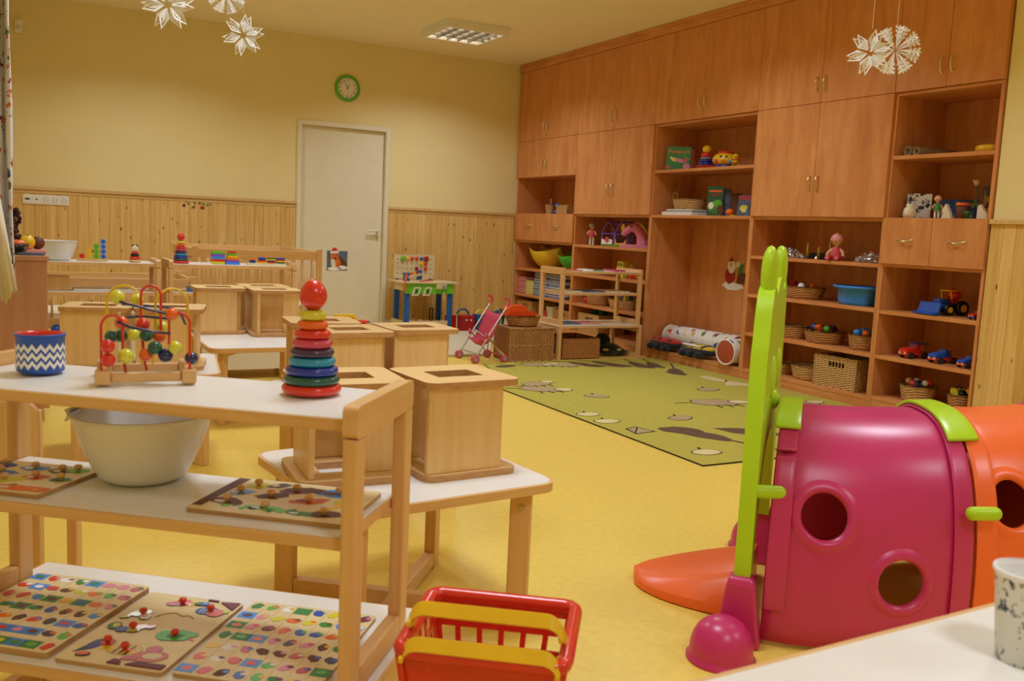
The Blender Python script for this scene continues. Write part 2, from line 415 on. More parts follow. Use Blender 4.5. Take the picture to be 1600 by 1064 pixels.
# ---------------------------------------------------------------- ceiling lamps
def ceiling_lamp(x, y, label):
    t = thing('ceiling_lamp', label, 'ceiling light', (x, y, ZC), 0, 'louvre ceiling lamps')
    mb = MB(); o = .3; i = .262; h = -.068
    for a in (((-o, -o), (o, -i)), ((-o, i), (o, o)), ((-o, -i), (-i, i)), ((i, -i), (o, i))):
        mb.box(a[0][0], a[0][1], h, a[1][0], a[1][1], -.001, 'white_plastic')
    mb.box(-i, -i, -.012, i, i, -.001, 'white_plastic'); mb.build('housing', t)
    mb = MB(); n = 5
    for k in range(1, n): mb.box(-i+2*i*k/n-.002, -i, h+.002, -i+2*i*k/n+.002, i, h+.040, 'louvre')
    for k in range(1, 4): mb.box(-i, -i+2*i*k/4-.002, h+.001, i, -i+2*i*k/4+.002, h+.041, 'louvre')
    mb.build('louvre', t)
    for k in range(4):
        yy = -i+2*i*(k+.5)/4
        mb = MB(); mb.lathe([(.009, -.245), (.009, .245)], (0, yy, -.024), 'tube_glow', 12, ax='X'); mb.build('fluorescent_tube', t)
    l = lamp_light(x, y); l.parent = t; l.location = (0, 0, -.073)
    return t
glow('tube_glow', 'FFF0DC', 5)
LL = ['square louvre ceiling lamp %s' % q for q in ('near the corner of back wall and cabinets', 'near the back wall, left of the door', 'above the green rug', 'above the farthest toddler table', 'above the climbing tunnel', 'above the nearest racks', 'behind the camera, cabinet side', 'behind the camera, window side')]
for (x, y), l in zip(LAMP_SPOTS, LL): ceiling_lamp(x, y, l)

# ---------------------------------------------------------------- the cabinet wall
YS = [8.965, 7.735, 6.493, 5.236, 4.028, 3.310]
ZU, ZD, ZT = 2.004, 2.738, 2.825
DEP = .47
P_ = .019
WHO = ['beside the back wall', 'second from the back', 'in the middle', 'second from the pillar', 'beside the pine pillar']
def handle(mb, y, z, vert):
    if vert: pts = [(-.004, y, z-.05), (-.022, y, z-.04), (-.030, y, z), (-.022, y, z+.04), (-.004, y, z+.05)]
    else: pts = [(-.004, y-.05, z), (-.022, y-.042, z-.004), (-.030, y, z-.012), (-.022, y+.042, z-.004), (-.004, y+.05, z)]
    mb.tube(pts, .0056, 'brass', 8)
    for p in (pts[0], pts[-1]): mb.sph(p, .0085, 'brass', 10, 6)
def leaf(root, name, y0, y1, z0, z1, hs, vert):
    d = MB().box(-.019, y0+.0015, z0+.0015, -.001, y1-.0015, z1-.0015, 'calvados').build(name, root, bevel=.0012, seg=1)
    for hy, hz in hs:
        mb = MB(); mb.T = Matrix.Translation((-.016, 0, 0)); handle(mb, hy, hz, vert); mb.build('handle', d)
def carcass(root, w, z0, z1, shelves, back=True):
    mb = MB()
    mb.box(0, 0, z0, DEP, P_, z1, 'calvados'); mb.box(0, w-P_, z0, DEP, w, z1, 'calvados')
    mb.box(0, P_, z1-P_, DEP, w-P_, z1, 'calvados_y')
    if back: mb.box(DEP-.012, P_, z0, DEP, w-P_, z1-P_, 'calvados')
    mb.build('carcass', root, bevel=.001, seg=1)
    for s in shelves:
        MB().box(.001, P_+.0005, s-.024, DEP-.013, w-P_-.0005, s, 'calvados_y').build('shelf', root, bevel=.001, seg=1)
for i in range(5):
    y0, y1 = YS[i+1]+.0005, YS[i]-.0005; w = y1-y0
    # upper unit with two doors
    t = thing('upper_cabinet', 'wood-look upper cabinet with two doors, '+WHO[i], 'cabinet', (XC, y0, 0), 0, 'row of upper cabinets')
    carcass(t, w, ZU+.001, ZD, [ZU+.026])
    for a, b, hy in ((0, w/2, w/2-.035), (w/2, w, w/2+.035)): leaf(t, 'door', a, b, ZU, ZD, [(hy, ZU+.13)], True)
    sh = [[1.236, .947, .643, .359, .083], [1.236, .938, .651, .359, .083], [1.617, 1.236, .083], [1.236, .942, .654, .362, .083], [1.619, 1.236, .952, .652, .363, .096]][i]
    if i == 0: sh = [1.616+.024]+sh
    desc = ['a two-handled flap', 'open shelves holding the pink horse', 'a low seat niche', 'doors over a blue pot', 'two drawers'][i]
    t = thing('shelf_cabinet', 'tall wooden cabinet with %s, %s' % (desc, WHO[i]), 'cabinet', (XC, y0, 0), 0, 'cabinet units of the toy wall')
    carcass(t, w, 0, ZU-.001, sh)
    MB().box(.004, P_+.0005, .001, .020, w-P_-.0005, sh[-1]-.0245, 'calvados_y').build('plinth', t)
    if i == 0:
        for a, b, hy in ((0, w/2, w/2-.035), (w/2, w, w/2+.035)): leaf(t, 'door', a, b, 1.616, ZU, [(hy, 1.616+.12)], True)
        leaf(t, 'flap', 0, w, .947, 1.234, [(w*.27, 1.11), (w*.73, 1.11)], False)
    if i in (1, 3):
        for a, b, hy in ((0, w/2, w/2-.035), (w/2, w, w/2+.035)): leaf(t, 'door', a, b, 1.234, ZU, [(hy, 1.234+.23)], True)
    if i == 4:
        for a, b in ((0, w/2), (w/2, w)): leaf(t, 'drawer', a, b, .947, 1.234, [((a+b)/2, 1.10)], False)
mb = MB(); mb.box(XC-.022, YS[5]-.004, ZD+.002, XC+DEP-.01, YS[0], ZT, 'calvados_y'); mb.box(XC-.032, YS[5]-.004, ZT-.03, XC-.022, YS[0], ZT, 'calvados_y')
struct(mb.build('trim_9', bevel=.002))

# ================================================================ furniture
def frame_side(parent, x, d, h, w=.042, t=.026, top=.055, bot=.045, mat='beech', legz=0):
    # a side frame: two posts, a top rail with rounded nose, a bottom rail
    mb = MB()
    for y0, y1 in ((0, w), (d-w, d)): MB().box(x-t/2, y0, legz, x+t/2, y1, h-top, mat).build('post', parent, bevel=.004)
    mb = MB(); mb.prism(rrect(0, h-top+.0004, d, h, .012), x-t/2, x+t/2, 'beech_y', ax='X'); mb.build('top_rail', parent, bevel=.003)
    mb = MB(); mb.box(x-t/2, w+.0004, legz, x+t/2, d-w-.0004, legz+bot, 'beech_y'); mb.build('bottom_rail', parent, bevel=.003)
def board(parent, name, x0, y0, x1, y1, z, th=.018, edge='beech_x', top='white_laminate'):
    mb = MB(); mb.box(x0, y0, z-th, x1, y1, z-.0012, edge); mb.box(x0+.005, y0+.005, z-.0014, x1-.005, y1-.005, z, top)
    return mb.build(name, parent, bevel=.0015, seg=1)
def shelf_rack(label, loc, rz, h, mid, L=.80, D=.37):
    t = thing('shelf_rack', label, 'shelf', loc, rz, 'low display racks with white shelves')
    for x in (.013, L-.013): frame_side(t, x, D, h)
    board(t, 'shelf', .0265, .014, L-.0265, D-.010, h-.024, .021)
    board(t, 'shelf', .0265, .014, L-.0265, D-.010, mid, .021)
    return t
def bench_box(label, loc, rz, h, L=.83, D=.45, white=False):
    t = thing('low_bench', label, 'bench', loc, rz)
    board(t, 'bench_top', 0, 0, L, D, h, .02)
    if white:
        mb = MB(); z0 = .065
        mb.box(.0, .0, z0, .018, D, h-.0205, 'beech'); mb.box(L-.018, .0, z0, L, D, h-.0205, 'beech'); mb.build('side_panel', t)
        mb = MB(); mb.box(.0185, .003, z0, L-.0185, .018, h-.0205, 'cream_plastic'); mb.build('front_panel', t)
        for x in (.05, L-.05):
            for y in (.04, D-.05):
                mb = MB(); mb.cyl((x-.012, y, .0255), .025, .024, 'black', ax='X'); mb.box(x-.008, y-.01, .03, x+.008, y+.012, z0-.001, 'dark_grey'); mb.build('caster', t)
        mb = MB(); mb.box(.0185, .0185, z0, L-.0185, D, z0+.014, 'beech_x'); mb.build('bottom_board', t)
    else:
        for x in (.014, L-.014):
            for a, b in ((0, .045), (D-.045, D)): MB().box(x-.013, a, 0, x+.013, b, h-.0205, 'beech').build('post', t, bevel=.003)
            for a, b in ((0, .045), (h-.06, h-.021)): MB().box(x-.012, .0455, a, x+.012, D-.0455, b, 'beech_y').build('side_rail', t, bevel=.002)
        mb = MB(); mb.box(.0275, D-.02, h-.075, L-.0275, D-.002, h-.021, 'beech_x'); mb.build('back_rail', t)
    return t
FR = -0.6826
FX, FY = Vector((math.cos(FR), math.sin(FR), 0)), Vector((-math.sin(FR), math.cos(FR), 0))
FO = Vector((-.2026, 1.9098, 0))
ZB = .258
bench_box('low beech bench carrying the nearest white shelf rack with puzzles', FO - FX*.02 - FY*.03, FR, ZB, .90, .43)
shelf_rack('nearest shelf rack, white shelves with bead maze, big bowl and puzzle boards', FO+Vector((0, 0, ZB)), FR, .5005, .5335-ZB, .86, .30)
bench_box('open low beech bench on the green rug with a wicker hamper inside', (3.85, 6.335, 0), 0, .288)
shelf_rack('small shelf rack standing on the open bench in front of the cabinets', (3.865, 6.35, .288), 0, .475, .272)
bench_box('white fronted bench on casters behind the left table, under the counting toy', (-.065, 6.0, 0), 0, .29, .83, .42, True)
shelf_rack('shelf rack by the cot carrying white bowl and counting toy', (-.055, 6.015, .29), 0, .475, .272)
bench_box('white fronted bench on casters under the rack with the farther ring tower', (.78, 6.0, 0), 0, .29, .83, .42, True)
shelf_rack('shelf rack by the cot carrying the farther ring tower and colour blocks', (.795, 6.015, .29), 0, .475, .272)

def toddler_table(label, loc, rz, sx=.62, sy=.62, h=.40):
    t = thing('toddler_table', label, 'table', loc, rz, 'low white toddler tables')
    mb = MB(); o = rrect(-sx/2, -sy/2, sx/2, sy/2, .06, 6); i = rrect(-sx/2+.009, -sy/2+.009, sx/2-.009, sy/2-.009, .052, 6)
    mb.prism(o, h-.024, h-.001, 'beech_x'); tp = mb.build('table_top', t, bevel=.003)
    mb = MB(); mb.prism(i, h-.0008, h, 'white_laminate'); mb.build('white_surface', tp)
    a = math.atan2(sy, sx); cx, cy = sx/2-.075, sy/2-.075
    for k, (u, v) in enumerate(((1, 1), (-1, 1), (-1, -1), (1, -1))):
        mb = MB(); mb.T = Matrix.Translation((u*cx, v*cy, 0)) @ Matrix.Rotation(math.atan2(v*cy, u*cx), 4, 'Z')
        mb.box(-.028, -.017, 0, .028, .017, h-.0245, 'beech'); lg = mb.build('leg', t, bevel=.004)
        mb = MB(); mb.T = Matrix.Translation((u*cx, v*cy, 0)) @ Matrix.Rotation(math.atan2(v*cy, u*cx), 4, 'Z')
        for s in (-1, 1): mb.T = mb.T; mb.cyl((.005, s*.017 - (.004 if s < 0 else 0), h-.075), .006, .004, 'steel', ax='Y')
        mb.build('bolt', lg)
    d = math.hypot(cx, cy)-.0285
    for k, s in enumerate((1, -1)):
        g = math.atan2(s*cy, cx); mb = MB(); mb.T = Matrix.Rotation(g, 4, 'Z')
        if k == 0: mb.box(-d, -.0155, .008, d, .0155, .052, 'beech_x')
        else: mb.box(-d, -.0155, .009, -.016, .0155, .051, 'beech_x'); mb.box(.016, -.0155, .009, d, .0155, .051, 'beech_x')
        mb.build('floor_stretcher', t, bevel=.003)
        mb = MB(); mb.T = Matrix.Rotation(g, 4, 'Z'); z = h-.055
        if k == 0: mb.box(-d, -.012, z, d, .012, h-.0245, 'beech_x')
        else: mb.box(-d, -.012, z+.001, -.013, .012, h-.0246, 'beech_x'); mb.box(.013, -.012, z+.001, d, .012, h-.0246, 'beech_x')
        mb.build('apron', t)
    return t
toddler_table('nearest white toddler table, with the two nearest wooden cube chairs on it', (.895, 2.255, 0), R(6))
toddler_table('white toddler table right behind the nearest one, three cube chairs on it', (1.18, 3.36, 0), R(1), .64, .66)
toddler_table('white toddler table behind the bead maze', (.45, 4.2, 0), R(-8), .62, .62)
toddler_table('farthest white toddler table, in front of the racks and cot', (1.13, 5.09, 0), R(0), .66, .95)

def cube_chair(label, loc, rz, first=[None]):
    if first[0] is not None: return dup(first[0], loc, rz, label)
    t = thing('cube_chair', label, 'chair', loc, rz, 'wooden toddler cube chairs standing on the tables'); first[0] = t
    W, D, Hh = .276, .264, .258
    n = 5
    for z0, z1 in ((.0, .018), (Hh-.018, Hh)):
        mb = MB(); mb.ring(rrect(-W/2, -D/2, W/2, D/2, .03, n), rrect(-.068, -.048, .068, .048, .004, n), z0, z1, 'ply_flat', side='ply_edge')
        mb.build('side_plate', t, bevel=.0025)
    mb = MB(); mb.box(-W/2+.008, -D/2+.014, .0183, W/2-.05, -D/2+.030, Hh-.0183, 'ply'); mb.build('seat', t, bevel=.002)
    mb = MB(); mb.box(W/2-.042, -D/2+.05, .0183, W/2-.026, D/2-.02, Hh-.0183, 'ply'); mb.build('backrest', t, bevel=.002)
    mb = MB(); mb.box(-W/2+.012, D/2-.075, .0183, -W/2+.10, D/2-.059, Hh-.0183, 'ply'); mb.build('crossboard', t, bevel=.002)
    return t
ZTB = .4004
cube_chair('cube chair standing on the right half of the nearest table', (1.018, 2.215, ZTB), R(4))
cube_chair('cube chair on the left half of the nearest table, behind the ring tower', (.723, 2.243, ZTB), R(176))
cube_chair('front left cube chair on the second table, behind the ring tower', (1.06, 3.25, ZTB), R(2))
cube_chair('front right cube chair on the second table, near the workbench toy', (1.348, 3.31, ZTB), R(1))
cube_chair('rear cube chair on the second table, by the yellow toy car', (1.045, 3.555, ZTB), R(-5))
cube_chair('left cube chair on the table behind the bead maze', (.275, 4.185, ZTB), R(-13))
cube_chair('right cube chair on the table behind the bead maze', (.553, 4.12, ZTB), R(-13))
cube_chair('left cube chair on the farthest table', (.960, 5.30, ZTB), R(-2))
cube_chair('front right cube chair on the farthest table', (1.24, 5.155, ZTB), R(178))
cube_chair('rear cube chair on the farthest table, half hidden', (1.24, 5.435, ZTB), R(1))

# pink-toned cabinet on casters at the left edge
t = thing('rolling_cabinet', 'pinkish wood cabinet on black casters at the left edge', 'cabinet', (-.39, 5.0, 0))
MB().box(0, 0, .065, .488, .50, .795, 'pink_beech').build('body', t, bevel=.002)
MB().box(-.004, -.012, .7955, .495, .505, .82, 'pink_beech').build('top_board', t, bevel=.003)
for x in (.05, .44):
    for y in (.05, .45):
        mb = MB(); mb.cyl((x-.013, y-.012, .0305), .030, .026, 'black', ax='X'); mb.box(x-.01, y-.012, .03, x+.01, y+.012, .0645, 'dark_grey'); mb.build('caster', t)

# cots against the back
def cot(label, loc, rz, W, D, H, group='wooden cots behind the racks'):
    t = thing('wooden_cot', label, 'cot', loc, rz, group)
    for x in (0, W):
        for y in (0, D):
            mb = MB(); mb.box(x-.022, y-.022, 0, x+.022, y+.022, H+.02, 'beech'); mb.build('post', t, bevel=.004)
    for y in (0, D):
        for z in (.26, H-.07): MB().box(.0225, y-.011, z, W-.0225, y+.011, z+.07, 'beech_x').build('rail', t, bevel=.003)
    for x in (0, W):
        for z in (.26, H-.07): MB().box(x-.011, .0225, z, x+.011, D-.0225, z+.07, 'beech_y').build('rail', t, bevel=.003)
    n = int((W-.05)/.075)
    for y in (0, D):
        for k in range(n):
            x = .0225+(W-.045)*(k+.5)/n; mb = MB(); mb.cyl((x, y, .3305), .0075, H-.07-.331, 'beech', 8); mb.build('spindle', t)
    n = int((D-.05)/.09)
    for x in (0, W):
        for k in range(n):
            y = .0225+(D-.045)*(k+.5)/n; mb = MB(); mb.cyl((x, y, .3305), .0075, H-.07-.331, 'beech', 8); mb.build('spindle', t)
    mb = MB(); mb.prism(rrect(.02, .02, W-.02, D-.02, .03), .27, .36, 'cream'); mb.build('mattress', t, bevel=.01)
    return t
cot('taller wooden cot with spindle sides beside the white door', (1.16, 7.35, 0), 0, .97, 1.15, .80)
cot('lower wooden cot behind the rack with the white bowl', (.02, 6.75, 0), 0, 1.03, .62, .60)

# curtain at the left edge and lace panel
def cloth(name, pts, z0, z1, mat, th=.004, amp=.004):
    mb = MB(); n = len(pts); m = 12
    v = [];
    for j in range(m+1):
        z = z0+(z1-z0)*j/m
        for i, (x, y) in enumerate(pts): v.append((x+amp*math.sin(j*1.3+i), y, z))
    f = [(j*n+i, j*n+i+1, (j+1)*n+i+1, (j+1)*n+i) for j in range(m) for i in range(n-1)]
    mb._add(v, f, mat, True); return mb.build(name, solid=th)
spotted('curtain_print', 'EDEAF0', ['D8402C', '2B4C9A', 'E07A3A', '6E7A4A', '22232E', '8A2D50'], 22, .42)
plain('curtain_blue', '8E9CC4', .8)
pts = [(-.34+.0065*i, 4.72+.035*math.sin(i*.95)) for i in range(47)]
tag(cloth('curtain', pts, .70, 2.70, 'curtain_print'), 'printed curtain with small coloured figures hanging at the left edge', 'curtain')
mb = MB()
v = []; n = 40
for j in range(2):
    for i in range(n+1):
        x = -.36+.335*i/n+(.0 if j == 0 else -.07*(i/n)); z = (.64+.018*(i % 2)+.03*math.sin(i*.7)) if j == 0 else 1.12
        v.append((x, 4.64+.018*math.sin(i*.8), z))
mb._add(v, [(i, i+1, n+2+i, n+1+i) for i in range(n)], 'cream', True)
mb._add([(-.30+.02*k, 4.622, .78+.05*math.sin(k*2)) for k in range(3)]+[(-.05, 4.615, .80), (-.043, 4.615, .80), (-.047, 4.615, .86)], [(3, 4, 5)], 'dark_grey')
tag(mb.build('lace_cloth', solid=.003), 'cream cloth with a jagged hem hanging over the curtain bottom', 'cloth')
tag(MB().tube([(-.41, 4.72, 2.73), (-.02, 4.72, 2.73)], .012, 'white_plastic').build('curtain_rod'), 'white curtain rod above the printed curtain', 'rod')

# ---------------------------------------------------------------- rug
plain('rug_green', 'BCAF4E', .95, var=.08, scale=60, bump=.3, spec=.1)
plain('rug_brown', '6B5340', .95, spec=.1); plain('rug_tan', 'B39A72', .95, spec=.1); plain('rug_cream', 'DCC791', .95, spec=.1); plain('rug_line', '3E3226', .95, spec=.1)
mb = MB(); c = [(2.764, 3.243), (4.795, 3.36), (4.80, 6.327), (3.04, 6.327), (3.02, 6.2)]
mb.prism([(2.765, 3.205), (4.795, 3.205), (4.795, 6.295), (3.15, 6.295), (3.08, 6.05), (2.765, 5.25)], .001, .008, 'rug_green', side='rug_line')
def decal(pts, mat, dz=0): mb.prism([(min(x, 4.785), min(y, 6.285)) for x, y in pts], .0081+dz, .0087+dz, mat)
def pt(px): return px
# drawings printed on the rug, in metres
def line(a, b, w, mat='rug_line', dz=0):
    a, b = Vector(a), Vector(b); d = (b-a).normalized(); n_ = Vector((-d.y, d.x))*w/2
    decal([tuple(a-n_), tuple(b-n_), tuple(b+n_), tuple(a+n_)], mat, dz)
def flower(x, y, s, rot, mat='rug_brown'):
    d = (math.cos(rot), math.sin(rot))
    decal(ell(x, y, .17*s, .075*s, 18, rot, .12, 3), mat); decal(ell(x-.13*s*d[0], y-.13*s*d[1], .12*s, .085*s, 16, rot+.5, .1, 5), mat, .0007)
    line((x+.12*s*d[0], y+.12*s*d[1]), (x+.52*s*d[0], y+.52*s*d[1]), .022*s, mat, .0014)
def animal(x, y, s, rot):
    decal(ell(x, y, .15*s, .09*s, 16, rot, .12, 8), 'rug_line'); decal(ell(x, y, .142*s, .082*s, 16, rot, .12, 8), 'rug_tan', .0007)
    d = (math.cos(rot), math.sin(rot)); decal(ell(x+.13*s*d[0], y+.13*s*d[1], .06*s, .05*s, 12, 0, .1, 2), 'rug_line', .0014); decal(ell(x+.13*s*d[0], y+.13*s*d[1], .054*s, .044*s, 12, 0, .1, 2), 'rug_cream', .0021)
    for k in (-1, 0, 1): line((x+k*.06*s, y-.07*s), (x+k*.07*s, y-.13*s), .01*s, dz=.0014)
    line((x-.15*s*d[0], y-.15*s*d[1]), (x-.24*s*d[0], y-.20*s*d[1]), .008, dz=.0014)
def apple(x, y, s, rot=0, mat='rug_cream'):
    decal(ell(x, y, .085*s, .06*s, 16, rot, .05, 4), 'rug_line'); decal(ell(x, y, .078*s, .053*s, 16, rot, .05, 4), mat, .0007); line((x, y+.05*s), (x+.02*s, y+.09*s), .012*s, dz=.0014)
RUG_DRAWINGS = 1
for x, y, s, r_ in ((3.19, 3.72, 1, -1.2), (4.16, 6.08, .9, 1.9), (4.40, 5.98, .8, 1.4), (4.53, 5.95, .7, 1.2), (4.50, 5.62, .8, 1.0), (3.94, 6.10, .8, 2.0)): flower(x, y, s, r_)
decal([(3.36, 3.84), (3.39, 3.70), (3.50, 3.60), (3.66, 3.56), (3.62, 3.70), (3.50, 3.80)], 'rug_brown')
apple(2.95, 3.40, 1); apple(2.875, 4.165, .95); apple(2.875, 4.36, .9); apple(3.36, 4.12, 1.05, .3, 'rug_tan'); apple(3.256, 4.85, 1, -.4, 'rug_tan'); apple(4.20, 4.87, 1.1, .2, 'rug_tan')
animal(3.92, 4.46, 1.25, -.2); animal(3.03, 5.16, 1.1, -.4); animal(3.10, 5.36, .9, .4); animal(3.56, 6.15, 1, 0); animal(3.74, 6.08, .9, 2.8); animal(4.48, 4.26, 1.1, .2)
decal(ell(4.56, 5.24, .14, .06, 14, 1.6), 'rug_cream'); decal([(4.44, 4.96), (4.72, 4.90), (4.60, 5.16)], 'rug_cream')
decal([(2.84, 3.84), (2.99, 3.86), (2.95, 4.00), (2.86, 3.97)], 'rug_line'); decal([(2.85, 3.85), (2.975, 3.87), (2.94, 3.985), (2.87, 3.96)], 'rug_tan', .0007); line((2.85, 3.86), (2.95, 3.98), .008, dz=.0014)
decal(ell(3.25, 6.12, .10, .05, 12, .3), 'rug_brown')
tag(mb.build('play_rug'), 'large olive green play rug with brown flowers, apples and animals', 'rug')
plain('mat_cream', 'CDBF9E', .9, var=.08, scale=30)
mb = MB(); mb.prism([(2.60, 7.30), (2.97, 6.70), (3.40, 6.70), (4.25, 8.25), (2.6, 8.25)], .001, .02, 'mat_cream')
tag(mb.build('floor_mat', bevel=.004), 'cream floor mat under the toy stroller by the workbench', 'mat')

# ---------------------------------------------------------------- climbing tunnel
def V2(x, y): return Vector((x, y, 0))
P1, P2, P3 = V2(1.68, 1.68), V2(2.16, 1.43), V2(2.70, 1.33)
H1, H2, H3 = R(48), R(30), R(13)
TW, TH = .66, .585
plain('tunnel_pink', 'CC2E6E', .32, var=.03, spec=.6); plain('tunnel_orange', 'FF7034', .32, var=.03, spec=.6)
plain('tunnel_green', 'B8E020', .32, var=.03, spec=.5)
def hd(a): return Vector((math.sin(a), math.cos(a), 0))
def seg_point(A, B, HA, HB, bow, s, th, off=0):
    # s 0..1 along, th 0..1 round the arch from the near foot to the far foot
    n_ = (B-A).normalized(); out = Vector((n_.y, -n_.x, 0)); out = out if out.dot(-A) > 0 else -out
    base = A.lerp(B, s)+out*bow*4*s*(1-s)
    h = HA+(HB-HA)*s; d = hd(h)
    a = PI*th; e = 2/2.7
    ca, sa = math.cos(a), math.sin(a)
    t = TW/2-(TW/2+off)*math.copysign(abs(ca)**e, ca); z = (TH+off)*abs(sa)**e
    t -= .012*math.sin(2*a) if th < .5 else -.012*math.sin(-2*a)
    return base+d*t+Vector((0, 0, z))
def tunnel_shell(A, B, HA, HB, bow, mat, holes):
    mb = MB(); NS, NT = 18, 56; v = []
    for off in (0, -.012):
        for i in range(NS+1):
            s = i/NS
            lip = .006 if (i <= 1 or i >= NS-1) and off == 0 else 0
            for j in range(NT+1): v.append(seg_point(A, B, HA, HB, bow, s, .002+.996*j/NT, off+lip*(-1)))
    W_ = NT+1; K = (NS+1)*W_; f = []
    for i in range(NS):
        for j in range(NT):
            a, b, c_, d = i*W_+j, i*W_+j+1, (i+1)*W_+j+1, (i+1)*W_+j
            f.append((a, b, c_, d)); f.append((K+a, K+d, K+c_, K+b))
    for i in range(NS): f.append((i*W_, (i+1)*W_, K+(i+1)*W_, K+i*W_)); f.append((i*W_+NT, K+i*W_+NT, K+(i+1)*W_+NT, (i+1)*W_+NT))
    for j in range(NT): f.append((j, K+j, K+j+1, j+1)); q = NS*W_; f.append((q+j, q+j+1, K+q+j+1, K+q+j))
    mb._add(v, f, mat, True)
    o = mb.build('tunnel_shell')
    import bmesh as bmm
    b_ = bmm.new(); b_.from_mesh(o.data); bmm.ops.recalc_face_normals(b_, faces=b_.faces); b_.to_mesh(o.data); b_.free()
    cut = []
    for (c, nr, r) in holes:
        m2 = MB(); q = Vector(nr).to_track_quat('Z', 'Y').to_matrix().to_4x4(); m2.T = Matrix.Translation(c) @ q
        m2.lathe([(r, -.12), (r, .12)], (0, 0, 0), mat, 40); co = m2.build('cutter'); cut.append(co)
        k = o.modifiers.new('b', 'BOOLEAN'); k.operation = 'DIFFERENCE'; k.object = co; k.solver = 'EXACT'
    bpy.context.view_layer.update(); dg = bpy.context.evaluated_depsgraph_get()
    me = bpy.data.meshes.new_from_object(o.evaluated_get(dg)); o.modifiers.clear(); o.data = me
    for c in cut: bpy.data.objects.remove(c)
    return o
tn = thing('climbing_tunnel', 'pink and orange plastic crawl tunnel with green head panel', 'tunnel', (0, 0, 0))
def rim(c, nr, r, mat, par, shell):
    from mathutils.bvhtree import BVHTree
    bv = BVHTree.FromPolygons([v.co for v in shell.data.vertices], [p.vertices for p in shell.data.polygons])
    nr = Vector(nr); q = nr.to_track_quat('Z', 'Y').to_matrix(); c = Vector(c); rings = []
    for rad, lift in ((r-.002, -.006), (r+.004, .008), (r+.013, .009), (r+.024, .004), (r+.034, -.002)):
        rr = []
        for k in range(48):
            a = 2*PI*k/48; p = c+q @ Vector((rad*math.cos(a), rad*math.sin(a), 0))
            src = max(rad, r+.012); ps = c+q @ Vector((src*math.cos(a), src*math.sin(a), 0))
            hit = bv.ray_cast(ps+nr*.3, -nr); z = (hit[0]-ps).dot(nr) if hit[0] else 0
            rr.append(p+nr*(z+lift))
        rings.append(rr)
    v = [p for rr in rings for p in rr]
    mb = MB(); mb._add(v, [(i*48+k, i*48+(k+1) % 48, (i+1)*48+(k+1) % 48, (i+1)*48+k) for i in range(len(rings)-1) for k in range(48)], mat, True)
    return mb.build('window_rim', par)
hp = [((1.799, 1.596, .353), (-.462, -.887, 0), .060), ((1.977, 1.503, .194), (-.462, -.887, 0), .061)]
s1 = tunnel_shell(P1, P2, H1, H2, .035, 'tunnel_pink', hp); s1.parent = tn
s2 = tunnel_shell(P2+(P3-P2)*.008, P3, H2, H3, .03, 'tunnel_orange', [((2.283, 1.389, .392), (-.167, -.986, 0), .061)]); s2.parent = tn
for h in hp: rim(*h, 'tunnel_pink', s1, s1)
rim((2.283, 1.389, .392), (-.167, -.986, 0), .061, 'tunnel_orange', s2, s2)
def tunnel_band(A, B, HA, HB, bow, s0, s1_, t0, t1, o0, o1, mat, name, par):
    mb = MB(); NS, NT = 4, max(4, int((t1-t0)*60)); v = []
    for off in (o1, o0):
        for i in range(NS+1):
            for j in range(NT+1): v.append(seg_point(A, B, HA, HB, bow, s0+(s1_-s0)*i/NS, t0+(t1-t0)*j/NT, off))
    W_ = NT+1; K = (NS+1)*W_; f = []
    for i in range(NS):
        for j in range(NT):
            a, b, c_, d = i*W_+j, i*W_+j+1, (i+1)*W_+j+1, (i+1)*W_+j
            f += [(a, b, c_, d), (K+a, K+d, K+c_, K+b)]
    for i in range(NS): f += [(i*W_, (i+1)*W_, K+(i+1)*W_, K+i*W_), (i*W_+NT, K+i*W_+NT, K+(i+1)*W_+NT, (i+1)*W_+NT)]
    for j in range(NT): q = NS*W_; f += [(j, K+j, K+j+1, j+1), (q+j, q+j+1, K+q+j+1, K+q+j)]
    mb._add(v, f, mat, True); return mb.build(name, par, bevel=.003)
tunnel_band(P1, P2, H1, H2, .035, .005, .10, .30, .93, .001, .009, 'tunnel_pink', 'collar', tn)
tunnel_band(P1, P2, H1, H2, .035, .005, .10, .03, .285, .001, .009, 'tunnel_pink', 'collar', tn)
tunnel_band(P1, P2, H1, H2, .035, .89, .995, .01, .99, .001, .009, 'tunnel_pink', 'collar', tn)
tunnel_band(P2, P3, H2, H3, .03, .012, .12, .01, .99, .001, .008, 'tunnel_orange', 'collar', tn)
tunnel_band(P1, P2, H1, H2, .035, .90, 1.09, .34, .66, .011, .021, 'tunnel_green', 'top_clip', tn)
tunnel_band(P1, P2, H1, H2, .035, -.02, .11, .36, .52, .011, .021, 'tunnel_green', 'top_clip', tn)
def capsule(c, d, L, r, name):
    mb = MB(); q = Vector(d).to_track_quat('X', 'Z').to_matrix().to_4x4(); mb.T = Matrix.Translation(c) @ q
    n_ = 10; pr = [(r*math.sin(PI/2*i/n_)+1e-5, -L/2+r-r*math.cos(PI/2*i/n_)) for i in range(n_+1)]+[(r*math.cos(PI/2*i/n_)+1e-5, L/2-r+r*math.sin(PI/2*i/n_)) for i in range(n_+1)]
    mb.lathe(pr, (0, 0, 0), 'tunnel_green', 20, cap=False, ax='X'); return mb.build(name, tn)
a = seg_point(P1, P2, H1, H2, .035, .06, .22); capsule((a.x-.045, a.y+.018, .405), (.888, -.46, 0), .10, .018, 'side_clip')
capsule((2.155, 1.413, .385), (.93, -.37, 0), .095, .018, 'side_clip')
P4 = P3+V2(.50, .10); H4 = R(-6)
s3 = tunnel_shell(P3+(P4-P3)*.008, P4, H3, H4, .03, 'tunnel_pink', [((2.95, 1.37, .30), (.19, -.98, 0), .06)]); s3.parent = tn
